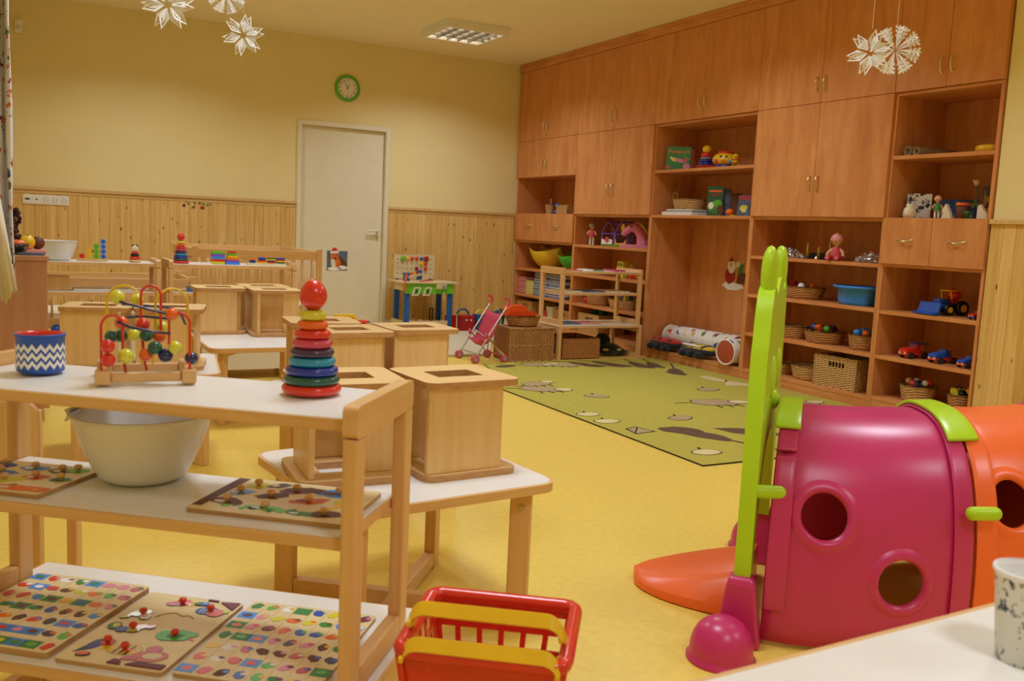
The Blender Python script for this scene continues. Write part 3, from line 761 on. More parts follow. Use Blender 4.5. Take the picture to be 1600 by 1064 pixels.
mb = MB(); rp_ = [seg_point(P3, P4, H3, H4, .03, .97, .002+.996*j/40, -.014) for j in range(41)]; dn = Vector((P4-P3)).normalized()*.012
mb._add([p for p in rp_]+[p+dn for p in rp_], [tuple(range(41)), tuple(range(41, 82))[::-1]]+[(j+1, j, 41+j, 42+j) for j in range(40)]+[(0, 40, 81, 41)], 'tunnel_orange'); mb.build('end_panel', tn)
# head panel with two feelers
Q = P1+V2(-.67, .74)*.055; DH = hd(H1); NHn = Vector((-math.cos(H1), math.sin(H1), 0))
M = Matrix(((DH.x, NHn.x, 0, Q.x), (DH.y, NHn.y, 0, Q.y), (0, 0, 1, 0), (0, 0, 0, 1)))
def feeler(t0, t1):   # paddle outline up from z .88, left to right
    c = (t0+t1)/2; o = [(t1+.01, .86), (t1-.012, .90), (t1-.012, .94), (t1+.006, .98)]
    for i in range(9): a = PI*i/8; o.append((c+(t1-c+.008)*math.cos(a), 1.015+.040*math.sin(a)))
    return o+[(t0-.006, .98), (t0+.012, .94), (t0+.012, .90), (t0-.01, .86)]
out = [(.62, .165), (.66, .165), (.66, .77), (.645, .79), (.63, .86), (.59, .92), (.54, .935), (.48, .92), (.45, .905), (.42, .935), (.36, .95), (.29, .95), (.24, .935), (.20, .905), (.17, .92), (.11, .935), (.06, .92), (.02, .86), (.005, .79), (-.01, .77), (-.01, .165), (.06, .165), (.08, .30), (.13, .42), (.22, .49), (.33, .51), (.44, .49), (.53, .42), (.58, .30)]
mb = MB(); mb.T = M; mb.prism(out, -.021, .021, 'tunnel_green', ax='Y')
o = mb.build('head_panel', tn, bevel=.017, seg=5)
for p in o.data.polygons: p.use_smooth = True
o.modifiers['bevel'].harden_normals = True
for cx in (.115, .535):
    mb = MB(); mb.T = M; mb.T = M @ Matrix.Diagonal((1, .54, 1, 1)); mb.lathe([(.026, .84), (.030, .88), (.038, .93), (.041, .965), (.039, .995), (.032, 1.020), (.018, 1.036), (1e-5, 1.041)], (cx, 0, 0), 'tunnel_green', 28, cap=False)
    mb.build('feeler', tn)
mb = MB(); mb.T = M
for s in (-1, 1):
    for cx in (.22, .44): mb.sph((cx, s*.021, .68), (.05, .012, .06), 'tunnel_green', 18, 10)
    mb.sph((.33, s*.021, .60), (.035, .02, .03), 'tunnel_green', 16, 8)
mb.build('face_relief', o)
for k, t0 in enumerate((.0, .66)):
    mb = MB(); mb.T = M
    v = []
    for z, w_, d_ in ((0, .046, .060), (.165, .035, .036), (.182, .028, .030)):
        v += [(t0+a*w_*.9, b*d_, z) for a, b in ((-1, -1), (1, -1), (1, 1), (-1, 1))]
    f = [(0, 3, 2, 1), (8, 9, 10, 11)]+[(i*4+j, i*4+(j+1) % 4, i*4+4+(j+1) % 4, i*4+4+j) for i in (0, 1) for j in range(4)]
    mb._add(v, f, 'tunnel_pink'); mb.build('foot', tn, bevel=.008, seg=3)
    mb = MB(); mb.T = M; s = -1 if k == 0 else 1; r_ = .080; c = (t0+s*.122, .028, 0)
    pr = [(r_+.007, .0), (r_+.007, .008), (r_, .012)]+[(r_*math.cos(PI/2*i/12)**.8+1e-5, .022+.088*math.sin(PI/2*i/12)) for i in range(13)]
    mb.lathe(pr, c, 'tunnel_pink', 36); mb.build('dome_foot', tn)
# tongue
mb = MB(); NU, NV = 22, 20; v = []
for top in (1, 0):
    for i in range(NU+1):
        u = i/NU; wd = .19*(1-u**2.3)**.5+.002
        for j in range(NV+1):
            q = -1+2*j/NV
            z = .004 if not top else .022+(.085*(1-u)**1.1+.012)*(1-abs(q)**3.5)+.012*math.exp(-((abs(q)-.72)/.13)**2)*(1-u)
            v.append((.33+wd*q, .026+.325*u-.03*(1-u), z+(.018*(1-u) if top else 0)))
W_ = NV+1; K = (NU+1)*W_; f = []
for i in range(NU):
    for j in range(NV): a = i*W_+j; f += [(a, a+1, a+W_+1, a+W_), (K+a, K+a+W_, K+a+W_+1, K+a+1)]
for i in range(NU): f += [(i*W_, (i+1)*W_, K+(i+1)*W_, K+i*W_), (i*W_+NV, K+i*W_+NV, K+(i+1)*W_+NV, (i+1)*W_+NV)]
for j in range(NV): q = NU*W_; f += [(j, K+j, K+j+1, j+1), (q+j, q+j+1, K+q+j+1, K+q+j)]
mb.T = M; mb._add(v, f, 'tunnel_orange', True); mb.build('tongue_slide', tn, bevel=.004)

# near table with paper cup
mb = MB()
t = thing('white_table', 'nearest white table with beech edge at the bottom right corner, carrying the cup', 'table', (1.05, .470, 0), R(1))
mb = MB(); mb.prism(rrect(-.42, -.3, .42, .3, .04), .528, .549, 'beech_x'); tp = mb.build('table_top', t, bevel=.004)
MB().prism(rrect(-.410, -.290, .410, .290, .033), .5494, .5504, 'white_laminate').build('white_surface', tp)
for x in (-.36, .36):
    for y in (-.24, .24): MB().box(x-.025, y-.025, 0, x+.025, y+.025, .5275, 'beech').build('leg', t, bevel=.004)
mb = MB(); t = thing('paper_cup', 'white patterned cup standing on the nearest white table', 'cup', (1.083, .640, .5507))
spotted('cup_print', 'ECE6D6', ['6E6E78', 'A89468', '2E3040', '8C8C90'], 42, .40, .5)
pr = [(.030, 0), (.040, .108), (.0425, .111), (.0425, .114), (.0395, .115), (.0385, .108), (.029, .004), (1e-5, .004)]
mb.lathe(pr, (0, 0, 0), 'cup_print', 40, mats=['cup_print', 'white_paper', 'white_paper', 'white_paper', 'white_paper', 'white_paper', 'white_paper']); mb.build('cup_wall', t)
mb = MB(); mb.lathe([(.0395, .109), (.0428, .111), (.0428, .115), (.039, .1155)], (0, 0, 0), 'white_paper', 40, cap=False); mb.build('rolled_rim', t)

# red toy shopping basket on a stool
t = thing('wooden_stool', 'small beech stool hidden under the red toy basket', 'stool', (.672, 1.268, 0), R(-36.5))
MB().prism(rrect(-.11, -.095, .11, .095, .02), .242, .262, 'beech_x').build('seat', t, bevel=.003)
for x in (-.085, .085):
    for y in (-.07, .07): MB().box(x-.014, y-.014, 0, x+.014, y+.014, .2415, 'beech').build('leg', t, bevel=.003)
t = thing('toy_basket', 'red plastic toy shopping basket with two yellow handles', 'basket', (.672, 1.268, .2625), R(-36.5))
mb = MB(); W, D, Hh = .125, .113, .135
def lerp2(a, b, s): return tuple(a[i]+(b[i]-a[i])*s for i in range(3))
def wall(c0, c1):   # corner columns; lattice between
    (x0, y0), (x1, y1) = c0, c1; k = .86
    def P_3(s, z): f_ = k+(1-k)*z/Hh; return (f_*(x0+(x1-x0)*s), f_*(y0+(y1-y0)*s), z)
    nv = 6
    for i in range(nv+1):
        s = i/nv; wd = .020 if i in (0, nv) else .010
        mb.bar(P_3(s, .002), P_3(s, Hh-.006), .004, wd, 'red') if abs(x0-x1) < 1e-6 else mb.bar(P_3(s, .002), P_3(s, Hh-.006), wd, .004, 'red')
    for z, h_ in ((.012, .024), (.050, .012), (.088, .012), (Hh-.010, .022)):
        a, b = P_3(0, z), P_3(1, z); mb.bar(a, b, .0034, h_, 'red')
cs = [(-W, -D), (W, -D), (W, D), (-W, D)]
for i in range(4): wall(cs[i], cs[(i+1) % 4])
for i in range(6):
    mb.box(-W*.85, -D*.85+i*.034, 0, W*.85, -D*.85+i*.034+.012, .004, 'red')
for i in range(6): mb.box(-W*.85+i*.04, -D*.85, .0001, -W*.85+i*.04+.012, D*.85, .0041, 'red')
mb.box(-W*.99+.012, -D*.985, .03, W*.99-.012, -D*.955, Hh-.012, 'red'); mb.build('basket_body', t)
mb = MB(); rp = rrect(-W-.004, -D-.004, W+.004, D+.004, .022, 6); mb.tube([(x, y, Hh) for x, y in rp], .0125, 'red', 10, True); mb.build('rim', t)
def hnd(y, z, rise, yend):
    mb = MB(); pts = []
    base = [(-W-.004, yend, Hh-.004), (-W+.006, (yend+y)/2, Hh+rise*.45)]
    for i in range(7): a = PI-PI/2*i/6; base.append((-W+.030+.026*math.cos(a), y, Hh+rise-.026+.026*math.sin(a)))
    base += [(-x, yy, zz) for x, yy, zz in base[::-1]]
    w_ = .023; v = []
    for i, p in enumerate(base):
        p = Vector(p); d = Vector((0, .55, .83)).normalized()*w_/2 if 3 < i < len(base)-4 else Vector((0, 1, .2)).normalized()*w_/2
        
        nn = Vector((0, -.83, .55)) if 3 < i < len(base)-4 else Vector((1 if p.x > 0 else -1, 0, .3)).normalized()
        v += [p-d-nn*.004, p+d-nn*.004, p+d+nn*.004, p-d+nn*.004]
    f = []
    for i in range(len(base)-1):
        for k in range(4): f.append((i*4+k, i*4+(k+1) % 4, (i+1)*4+(k+1) % 4, (i+1)*4+k))
    f += [(3, 2, 1, 0), tuple(len(v)-4+k for k in range(4))]
    mb._add(v, f, 'yellow', False); return mb.build('handle', t, bevel=.0015)
hnd(-.080, 0, .056, -.035); hnd(-.122, 0, .016, -.085)

# ---------------------------------------------------------------- toys on the nearest rack
ZS = .7384
ring_cols = [('red', .054, .0175), ('dark_green', .0505, .0165), ('royal', .0475, .0165), ('teal', .0425, .0165), ('plum', .0395, .0165), ('rose', .0365, .0165), ('red', .033, .0165), ('orange', .028, .0165), ('lemon', .0245, .019)]
def ring_tower(label, loc, sc=1.0, group='wooden ring towers'):
    t = thing('ring_tower', label, 'stacking toy', loc, 0, group); z = 0
    for m, r, h in ring_cols:
        mb = MB(); r *= sc; h *= sc; e = h/2
        pr = [(1e-5, z), (r-e, z)]+[(r-e+e*math.sin(PI*i/10), z+e-e*math.cos(PI*i/10)) for i in range(1, 10)]+[(r-e, z+h-.0003), (1e-5, z+h-.0003)]
        mb.lathe(pr, (0, 0, 0), m, 40, cap=False); mb.build('ring', t); z += h
    mb = MB(); hh = .055*sc; rr = .0232*sc
    pr = [(.010*sc, z)]+[(rr*math.sin(PI*i/16)*(1.06+.13*math.cos(PI*i/16)), z+hh/2-hh/2*math.cos(PI*i/16)) for i in range(3, 16)]+[(1e-5, z+hh)]
    mb.lathe(pr, (0, 0, 0), 'red', 32); mb.build('egg_knob', t)
    return t
ring_tower('large nearest tower of coloured wooden rings topped by a red egg', (0.4594, 1.6159, ZS), 1.0)
# tin with chevrons
t = thing('tin_pot', 'blue round tin with white zigzag bands on the nearest rack', 'pot', (0.0244, 1.9462, ZS))
mb = MB(); r = .0428
mb.lathe([(r-.006, 0), (r-.001, .004), (r, .012), (r, .069), (r+.002, .070), (r+.002, .075), (r-.001, .0755), (r-.003, .070), (r-.004, .008), (1e-5, .008)], (0, 0, 0), 'blue', 48, mats=['blue']*6+['red']*3)
mb.build('tin_body', t)
mb = MB(); n = 36
for z0 in (.040, .0245, .009):
    v = []
    for i in range(n*1):
        a = 2*PI*i/n; z = z0+(.010 if i % 2 else 0)
        v += [((r+.0006)*math.cos(a), (r+.0006)*math.sin(a), z), ((r+.0006)*math.cos(a), (r+.0006)*math.sin(a), z+.009)]
    mb._add(v, [(2*i, 2*((i+1) % n), 2*((i+1) % n)+1, 2*i+1) for i in range(n)], 'white_paper')
mb.build('zigzag_band', t)
# bead maze
t = thing('bead_maze', 'wooden bead maze with red, yellow and dark blue wires', 'bead maze', (0.1072, 1.7704, ZS), R(-5.7))
S = .0011
mb = MB()
for x in (0, .148):
    mb.box(x, 0, 0, x+.026, .030, .026, 'beech_x')
    mb.box(x, .115, 0, x+.026, .145, .026, 'beech_x')
mb.box(.0263, .009, .003, .1477, .021, .020, 'beech_x'); mb.box(.0263, .124, .003, .1477, .136, .020, 'beech_x')
mb.box(.008, .0303, .003, .018, .1147, .018, 'beech_y'); mb.box(.156, .0303, .003, .166, .1147, .018, 'beech_y')
mb.build('base_frame', t, bevel=.003)
def arch(p0, p1, h, bul=0, n=14):
    p0, p1 = Vector(p0), Vector(p1); o = [p0]
    top = h-(p1-p0).xy.length/2
    L_ = (p1-p0); L_.z = 0; m = L_.length/2; c = (p0+p1)/2
    for i in range(n+1):
        a = PI-PI*i/n; q = c+L_.normalized()*m*math.cos(a); o.append(Vector((q.x, q.y, top+m*math.sin(a))))
    return o+[p1]
def wire(pts, m): MB().tube(pts, .0025, m, 8).build('wire', t)
wire(arch((.011, .012, .024), (.047, .030, .05), .125), 'red')
wire([(.047, .030, .108), (.047, .030, .05), (.052, .05, .012)], 'red')
wire(arch((.162, .012, .024), (.126, .02, .072), .130), 'red')
wire(arch((.078, .075, .10), (.113, .07, .07), .176), 'red'); wire([(.078, .075, .10), (.085, .05, .03), (.088, .04, .02)], 'red')
wire(arch((.018, .128, .024), (.080, .11, .10), .172), 'yellow'); wire([(.080, .11, .10), (.080, .12, .02)], 'yellow')
wire(arch((.164, .128, .024), (.104, .10, .10), .168), 'yellow'); wire([(.104, .10, .10), (.10, .12, .02)], 'yellow')
def spiral(z0, z1, n=30, turns=1.5, rx=.062, ry=.045):
    return [(.088+rx*math.cos(2*PI*turns*i/n+2.4), .065-ry*math.sin(2*PI*turns*i/n+2.4), z0+(z1-z0)*i/n) for i in range(n+1)]
wire([(.030, .03, .153), (.05, .015, .148), (.09, .01, .138), (.132, .02, .126)], 'navy')
wire([(.044, .115, .137), (.09, .125, .133), (.135, .115, .130), (.152, .09, .118), (.157, .07, .104)], 'navy')
wire([(.038, .03, .112), (.06, .012, .104), (.10, .010, .096), (.128, .018, .092)], 'navy')
wire([(.040, .075, .114), (.08, .085, .117), (.132, .075, .113)], 'navy')
for (px, py, m, yy, r) in ((178, 467, 'lemon', .03, .0122), (208, 464, 'lemon', .10, .0108), (262, 493, 'orange', .02, .0105), (184, 505, 'orange', .04, .0112),
    (217, 506, 'red', .07, .0115), (249, 509, 'lemon', .09, .0112), (203, 523, 'lemon', .05, .0105), (168, 526, 'dark_green', .05, .0108), (183, 524, 'dark_green', .06, .0112),
    (223, 524, 'dark_green', .05, .0112), (244, 525, 'orange', .06, .0108), (163, 543, 'red', .010, .0115), (164, 564, 'red', .011, .0115), (191, 558, 'lemon', .02, .0130),
    (222, 555, 'orange', .04, .0112), (236, 545, 'dark_green', .03, .0118), (253, 557, 'navy', .03, .0120), (268, 545, 'lemon', .022, .0115), (294, 562, 'navy', .02, .0112)):
    x = .0875+(px-223)*S; z = (603-py)*.00120-yy*.20
    z = max(z, r+.0265 if py > 550 else r)
    r *= 1.12; MB().sph((x, yy, z), (r, r, r*.97), m, 20, 12).build('bead', t)

# big bowl
plain('bowl_plastic', 'F2EEE8', .28, var=.01, spec=.5)
def mixing_bowl(label, loc, r, h, rz=0, spout=True, mat='bowl_plastic'):
    t = thing('mixing_bowl', label, 'bowl', loc, rz)
    mb = MB(); pr = []
    n = 14
    for i in range(n+1):
        a = i/n; pr.append((r*(.52+.48*a**.62) if i else r*.50, h*a))
    inn = [(q-.0028, max(.003, z)) for q, z in pr[::-1]]
    mb.lathe([(1e-5, .0)]+pr+[(r+.004, h+.001), (r+.004, h+.003), (r-.002, h+.003)]+inn+[(1e-5, .003)], (0, 0, 0), mat, 56, cap=False)
    o = mb.build('bowl_body', t)
    if spout:
        for v in o.data.vertices:
            a = math.atan2(v.co.y, v.co.x); k = math.exp(-((abs(a)-PI)/.22)**2)*max(0, (v.co.z/h-.55)/.45)
            v.co.x -= .016*k; v.co.z -= .004*k
        mb = MB(); mb._add([(-r-.002, -.024, h+.001), (-r-.018, -.014, h-.022), (-r-.018, .014, h-.022), (-r-.002, .024, h+.001), (-r+.002, -.024, h-.002), (-r-.015, -.013, h-.024), (-r-.015, .013, h-.024), (-r+.002, .024, h-.002)],
            [(0, 1, 2, 3), (7, 6, 5, 4), (0, 4, 5, 1), (1, 5, 6, 2), (2, 6, 7, 3)], mat); mb.build('pouring_lip', t, bevel=.001)
    return t
mixing_bowl('large white mixing bowl on the middle shelf of the nearest rack', (0.1991, 1.8689, .5339), .130, .132, R(-28))

# puzzles
plain('doll_pink_', 'E8837A', .5)
def puzzle(label, center, rz, w, d, z, seed, kind, knobs=True, knobm='beech', th=.008):
    t = thing('puzzle_board', label, 'puzzle', (center[0], center[1], z), rz); rd = random.Random(seed)
    mb = MB(); mb.prism(rrect(-w/2, -d/2, w/2, d/2, .008, 4), 0, th, 'puzzle_wood', side='dark_ply')
    z0 = th+.0001; lay = [0]
    def blob(cx, cy, rx, ry, m, rot=0, wob=.12, n=14):
        lay[0] = (lay[0]+1) % 7
        mb.prism([(max(-w/2+.002, min(w/2-.002, a)), max(-d/2+.002, min(d/2-.002, b))) for a, b in ell(cx, cy, rx, ry, n, rot, wob, rd.randint(0, 999))], z0, z0+.0004+lay[0]*.00008, m)
    cols = ['red', 'orange', 'yellow', 'leaf', 'blue', 'navy', 'rose', 'pink', 'sky', 'brown', 'lemon', 'green', 'puce', 'white_paper']
    kn = []
    if kind == 'grid':
        nx, ny = (8, 7)
        for i in range(1, nx): mb.box(-w/2+w*i/nx-.0004, -d/2+.006, z0, -w/2+w*i/nx+.0004, d/2-.006, z0+.0002, 'dark_ply')
        for i in range(nx):
            for j in range(ny):
                cx = -w/2+w*(i+.5)/nx; cy = -d/2+d*(j+.5)/ny; s = min(w/nx, d/ny)*1.45
                m = cols[rd.randrange(len(cols))]; m2 = cols[rd.randrange(len(cols))]
                if rd.random() < .22: mb.prism([(cx-s*.36, cy-s*.30), (cx+s*.36, cy-s*.30), (cx+s*.36, cy+s*.30), (cx-s*.36, cy+s*.30)], z0, z0+.0003, 'sky' if rd.random() < .5 else 'leaf'); blob(cx, cy, s*.22, s*.16, m)
                else: blob(cx, cy, s*.30, s*.22, m, rd.random()*3); blob(cx+s*.13, cy+s*.10, s*.13, s*.10, m2)
    elif kind == 'figures':
        L_ = [0]
        def art(cx, cy, rx, ry, m, rot=0, wob=.04, n=18, out=True):
            if out: art(cx, cy, rx+.0009, ry+.0009, 'navy' if m != 'navy' else 'black', rot, wob, n, False)
            L_[0] += 1; mb.prism(ell(cx, cy, rx, ry, n, rot, wob, 5), z0, z0+.00015+L_[0]*.00004, m)
        def tri(p, m): L_[0] += 1; mb.prism(p, z0, z0+.00015+L_[0]*.00004, m)
        # yellow striped fish
        tri([(-.050, -.112), (-.028, -.092), (-.050, -.070)], 'yellow'); art(-.006, -.092, .032, .021, 'yellow', .1)
        for q in (-.022, -.010, .002): tri([(q, -.110), (q+.005, -.110), (q+.007, -.075), (q+.002, -.075)], 'navy')
        art(.020, -.088, .004, .004, 'white_paper'); art(.0, -.092, .008, .006, 'orange', 0, .04, 12, False)
        # blue and red bird fish
        art(-.066, -.085, .012, .022, 'royal', -.2); art(-.050, -.075, .013, .012, 'red', .3); tri([(-.088, -.124), (-.066, -.108), (-.080, -.095)], 'navy')
        # pink sleeping snail
        art(.052, -.105, .032, .020, 'doll_pink_', .2); art(.045, -.078, .014, .012, 'rose', 0); art(.022, -.120, .014, .007, 'rose', .2); art(.056, -.103, .018, .012, 'cream', .2)
        # green turtle
        art(.048, -.018, .034, .023, 'green', .2, .10, 22); art(.078, -.008, .012, .010, 'green', .4); art(.052, -.020, .016, .010, 'leaf', .2, .1, 14, False); tri([(.082, -.026), (.095, -.030), (.084, -.018)], 'orange')
        # doll with a blue cap
        art(.050, .098, .020, .017, 'blue', .3); art(.072, .092, .017, .016, 'doll_pink_', 0); art(.090, .100, .006, .005, 'lemon', 0)
        for q in (.040, .048, .056): tri([(q, .084), (q+.0016, .084), (q+.0016, .112), (q, .112)], 'cream')
        # striped red bee
        art(-.014, .118, .018, .013, 'red', .4); art(-.030, .108, .012, .008, 'rose', 0)
        for q in (.002, .010): tri([(q, .108), (q+.004, .108), (q+.006, .128), (q+.002, .128)], 'yellow')
        # yellow butterflies and parrot
        art(-.064, .052, .020, .014, 'lemon', .6); art(-.048, .040, .010, .014, 'white_paper', .4); art(-.084, .030, .010, .006, 'lemon', .8)
        art(-.042, -.016, .018, .012, 'lemon', -.3); art(-.030, -.006, .014, .009, 'yellow', .7); art(-.056, -.022, .012, .010, 'royal', .2); art(-.078, -.012, .012, .014, 'leaf', .3); art(-.076, -.010, .007, .008, 'yellow', .3, .1, 12, False)
        art(.022, .122, .010, .006, 'leaf', .3); art(.034, .124, .007, .006, 'sky', .1); art(-.064, -.128, .012, .006, 'orange', .3); art(-.010, .000, .008, .005, 'orange', .8)
        for p_ in ([(.060, .140), (.098, .146), (.098, .112)], [(.028, -.144), (.098, -.144), (.098, -.128), (.040, -.132)], [(-.006, -.146), (.020, -.146), (.014, -.132), (.0, -.130)], [(.030, .141), (.054, .141), (.052, .146), (.030, .147)]): tri(p_, 'puce')
        kn += [(-.006, -.090), (.050, -.018), (.058, .100), (-.050, -.075), (-.040, -.012), (-.012, .116), (-.058, .050)]
    elif kind == 'animals':
        mb.prism([(-w/2+.001, -d/2+.02), (-w/2+.020, -d/2+.02), (-w/2+.024, d/2-.005), (-w/2+.001, d/2-.005)], z0, z0+.0003, 'brown')
        for (cx, cy, rx, ry, m, rot, kb) in kinds_animals:
            rx *= 1.25; ry *= 1.35; blob(cx*w, cy*d, rx, ry, m, rot, .2); 
            if m not in ('lemon',): blob(cx*w-rx*.35, cy*d-ry*.2, rx*.35, ry*.4, rd.choice(['white_paper', 'cream', 'pink', 'brown']))
            if kb: kn.append((cx*w, cy*d))
        for k in range(10): blob((-.30+.06*k)*w, (-.33+.04*math.sin(k*2))*d, .009, .006, 'leaf' if k % 2 else 'green', k)
    mb.build('board', t, bevel=.001, seg=1)
    for kx, ky in kn:
        m3 = MB(); m3.lathe([(.0045, th+.001), (.0035, th+.003), (.0045, th+.004), (.0074, th+.006), (.008, th+.009), (.006, th+.0125), (1e-5, th+.0135)], (kx, ky, 0), knobm, 16); m3.build('knob', t)
    return t
kinds_animals = [(-.30, .30, .020, .014, 'lemon', .2, 1), (-.17, .36, .018, .010, 'navy', .6, 0), (-.02, .26, .026, .015, 'puce', .3, 1), (.07, .31, .022, .012, 'brown', .1, 0), (.26, .30, .036, .020, 'sky', .1, 1),
    (-.34, .06, .018, .012, 'sky', .5, 1), (-.12, .03, .024, .012, 'brown', .5, 1), (.14, 0, .030, .012, 'red', .4, 1), (-.33, -.22, .026, .014, 'brown', -.2, 1), (.34, -.08, .030, .008, 'yellow', .9, 0),
    (.38, .10, .022, .010, 'lemon', .7, 0), (.33, -.30, .026, .014, 'brown', .2, 1), (-.05, -.30, .03, .01, 'green', 0, 1), (.18, -.34, .02, .008, 'leaf', 0, 0)]
kinds_figures = [(-.30, .30, .026, .016, 'yellow', .8, 1), (-.05, .32, .016, .012, 'red', .2, 0), (-.32, .02, .030, .015, 'lemon', .6, 1), (-.36, -.20, .016, .012, 'leaf', 0, 0), (-.26, -.34, .024, .018, 'navy', .6, 0),
    (.0, -.30, .034, .022, 'yellow', .2, 1), (.28, -.36, .030, .020, 'orange', .4, 0), (.30, -.05, .036, .022, 'green', .3, 1), (.30, .28, .028, .018, 'blue', -.3, 1), (.40, .24, .02, .014, 'pink', 0, 0), (.05, .02, .012, .008, 'orange', 0, 0)]
puzzle('puzzle board with jungle animals and knobs, right half of the middle shelf', (0.4185, 1.6129), R(-39), .292, .205, .5339, 3, 'animals')
kinds_save = kinds_animals
kinds_animals = [(-.36, .30, .020, .013, 'blue', .2, 1), (-.05, .30, .024, .012, 'sky', 0, 1), (.22, .30, .020, .012, 'navy', .3, 1), (.14, .02, .020, .011, 'red', .2, 1), (-.22, .05, .024, .012, 'sky', .2, 1),
    (.38, .02, .016, .009, 'leaf', .2, 1), (-.05, -.15, .028, .012, 'lemon', .3, 1), (-.32, -.28, .022, .012, 'blue', .1, 1), (.40, -.34, .045, .010, 'orange', .0, 0), (.16, -.36, .045, .010, 'orange', .1, 0), (.34, .36, .018, .01, 'green', 0, 1)]
puzzle('puzzle board with coloured shapes and wooden knobs, left of the big bowl', (-0.0136, 1.9226), R(-39.1), .22, .185, .5339, 5, 'animals')
kinds_animals = kinds_save
puzzle('picture board with rows of small pictures at the bottom left corner', (.0214, 1.9266), R(-39.1), .262, .318, ZB+.0004, 11, 'grid', th=.012)
tt = puzzle('puzzle board with striped fish and red knobs, between the picture boards', (.2094, 1.762), R(-38.5), .208, .305, ZB+.0004, 21, 'figures', knobm='red')
mb = MB(); mb.tube([(-.030, .045, .0085), (-.018, .064, .0085), (.0, .072, .0085), (.018, .062, .0085), (.030, .068, .0085), (.044, .058, .0085)], .0011, 'dark_ply', 6); mb.build('carved_line', tt)
puzzle('picture board with fruit and animals, beside the right posts of the nearest rack', (.4127, 1.6165), R(-38.5), .262, .318, ZB+.0004, 31, 'grid')


# ---------------------------------------------------------------- small chair behind the nearest rack
t = thing('toddler_chair', 'small pale wooden chair behind the nearest rack at the left edge', 'chair', (-.10, 2.62, 0), R(-30))
mb = MB(); mb.prism(rrect(-.14, .40, .14, .56, .03), 0, .014, 'ply', ax='Y', side='ply_edge'); mb.build('backrest', t, bevel=.003)
mb = MB(); mb.prism(rrect(-.14, -.02, .14, .25, .03), .28, .296, 'ply_flat', side='ply_edge'); mb.build('seat', t, bevel=.003)
for x in (-.12, .12):
    MB().box(x-.015, .0145, 0, x+.015, .036, .54, 'beech').build('back_post', t, bevel=.003)
    MB().box(x-.015, .20, 0, x+.015, .23, .2795, 'beech').build('front_leg', t, bevel=.003)

# ---------------------------------------------------------------- wall items
t = thing('wall_clock', 'round green-rimmed wall clock above the white door', 'clock', (2.851, YB-.001, 2.368))
mb = MB(); mb.T = Matrix.Rotation(R(90), 4, 'X')
mb.lathe([(.124, 0), (.130, .012), (.124, .028), (.104, .034), (.100, .022)], (0, 0, 0), 'green', 56, cap=False); mb.build('rim', t)
mb = MB(); mb.T = Matrix.Rotation(R(90), 4, 'X'); mb.lathe([(.104, .008), (.104, .016)], (0, 0, 0), 'white_paper', 56); dial = mb.build('dial', t)
for k in range(1, 13):
    a = R(90-30*k); text_mesh('numeral', str(k), .030, 'red' if k in (1, 2, 5, 12) else 'dark_grey', dial, Matrix.Translation((.080*math.cos(a), -.0168, .080*math.sin(a))) @ Matrix.Rotation(R(90), 4, 'X'))
for nm, ang, L_, w_ in (('hour_hand', 62, .052, .007), ('minute_hand', 113, .074, .005)):
    mb = MB(); d = Vector((math.cos(R(ang)), 0, math.sin(R(ang)))); mb.bar(Vector((0, -.019, 0))-d*.012, Vector((0, -.019, 0))+d*L_, w_, .0015, 'black'); mb.build(nm, t)
mb = MB(); mb.cyl((0, -.0165, 0), .006, .005, 'black', ax='Y'); mb.build('hub', t)
t = thing('motion_sensor', 'small white wall sensor high on the back wall at the left', 'sensor', (-.010, YB-.0005, 2.555))
mb = MB(); mb.prism(rrect(-.028, -.055, .028, .055, .012), -.042, 0, 'white_plastic', ax='Y'); mb.build('housing', t, bevel=.006)
mb = MB(); mb.sph((0, -.040, -.015), (.02, .012, .025), 'cream_plastic'); mb.build('lens', t)
t = thing('socket_strip', 'row of five white sockets and switches on the pine panelling', 'socket', (.173, YB-.0175, 1.125))
mb = MB(); mb.prism(rrect(-.178, -.040, .178, .040, .008), -.010, 0, 'white_plastic', ax='Y'); mb.build('cover_frame', t, bevel=.002)
for k in range(5):
    x = -.142+.071*k; mb = MB(); mb.prism(rrect(x-.029, -.029, x+.029, .029, .004), -.0135, -.0102, 'white_plastic', ax='Y')
    if k == 0: mb.box(x-.018, -.0142, -.006, x+.018, -.0136, .008, 'black')
    elif k == 1: mb.cyl((x, -.0136, 0), .007, .0006, 'black', ax='Y')
    else:
        mb.cyl((x, -.0136, 0), .021, .0006, 'grey', ax='Y'); mb.cyl((x, -.0143, 0), .018, .0006, 'white_plastic', ax='Y')
        for s in (-1, 1): mb.cyl((x+s*.009, -.0150, 0), .0028, .0006, 'black', ax='Y')
    mb.build('module', t)
# window-picture stickers on the panelling
k = 0
for x, z, m in ((1.262, 1.187, 'leaf'), (1.312, 1.187, 'dark_green'), (1.333, 1.173, 'leaf'), (1.352, 1.155, 'dark_green'), (1.385, 1.182, 'leaf'), (1.417, 1.184, 'leaf'), (1.408, 1.163, 'dark_green'), (1.453, 1.162, 'dark_green'), (1.466, 1.181, 'leaf'), (1.488, 1.158, 'dark_green'), (1.520, 1.150, 'leaf'), (1.545, 1.158, 'dark_green')):
    mb = MB(); s = .011
    for q in (-.4, .3): mb.prism([(-s*(1-q*.5), q*s-.3*s), (s*(1-q*.5), q*s-.3*s), (0, q*s+s*.9)], -.0015-(.0004 if q > 0 else 0), 0, m, ax='Y')
    o = mb.build('tree_sticker', loc=(x, YB-.0178, z)); k += 1
    tag(o, '%s tiny green tree sticker from the left on the pine panelling' % ['first', 'second', 'third', 'fourth', 'fifth', 'seventh', 'sixth', 'eighth', 'ninth', 'tenth', 'eleventh', 'twelfth'][k-1], 'sticker', 'tree stickers on the panelling')
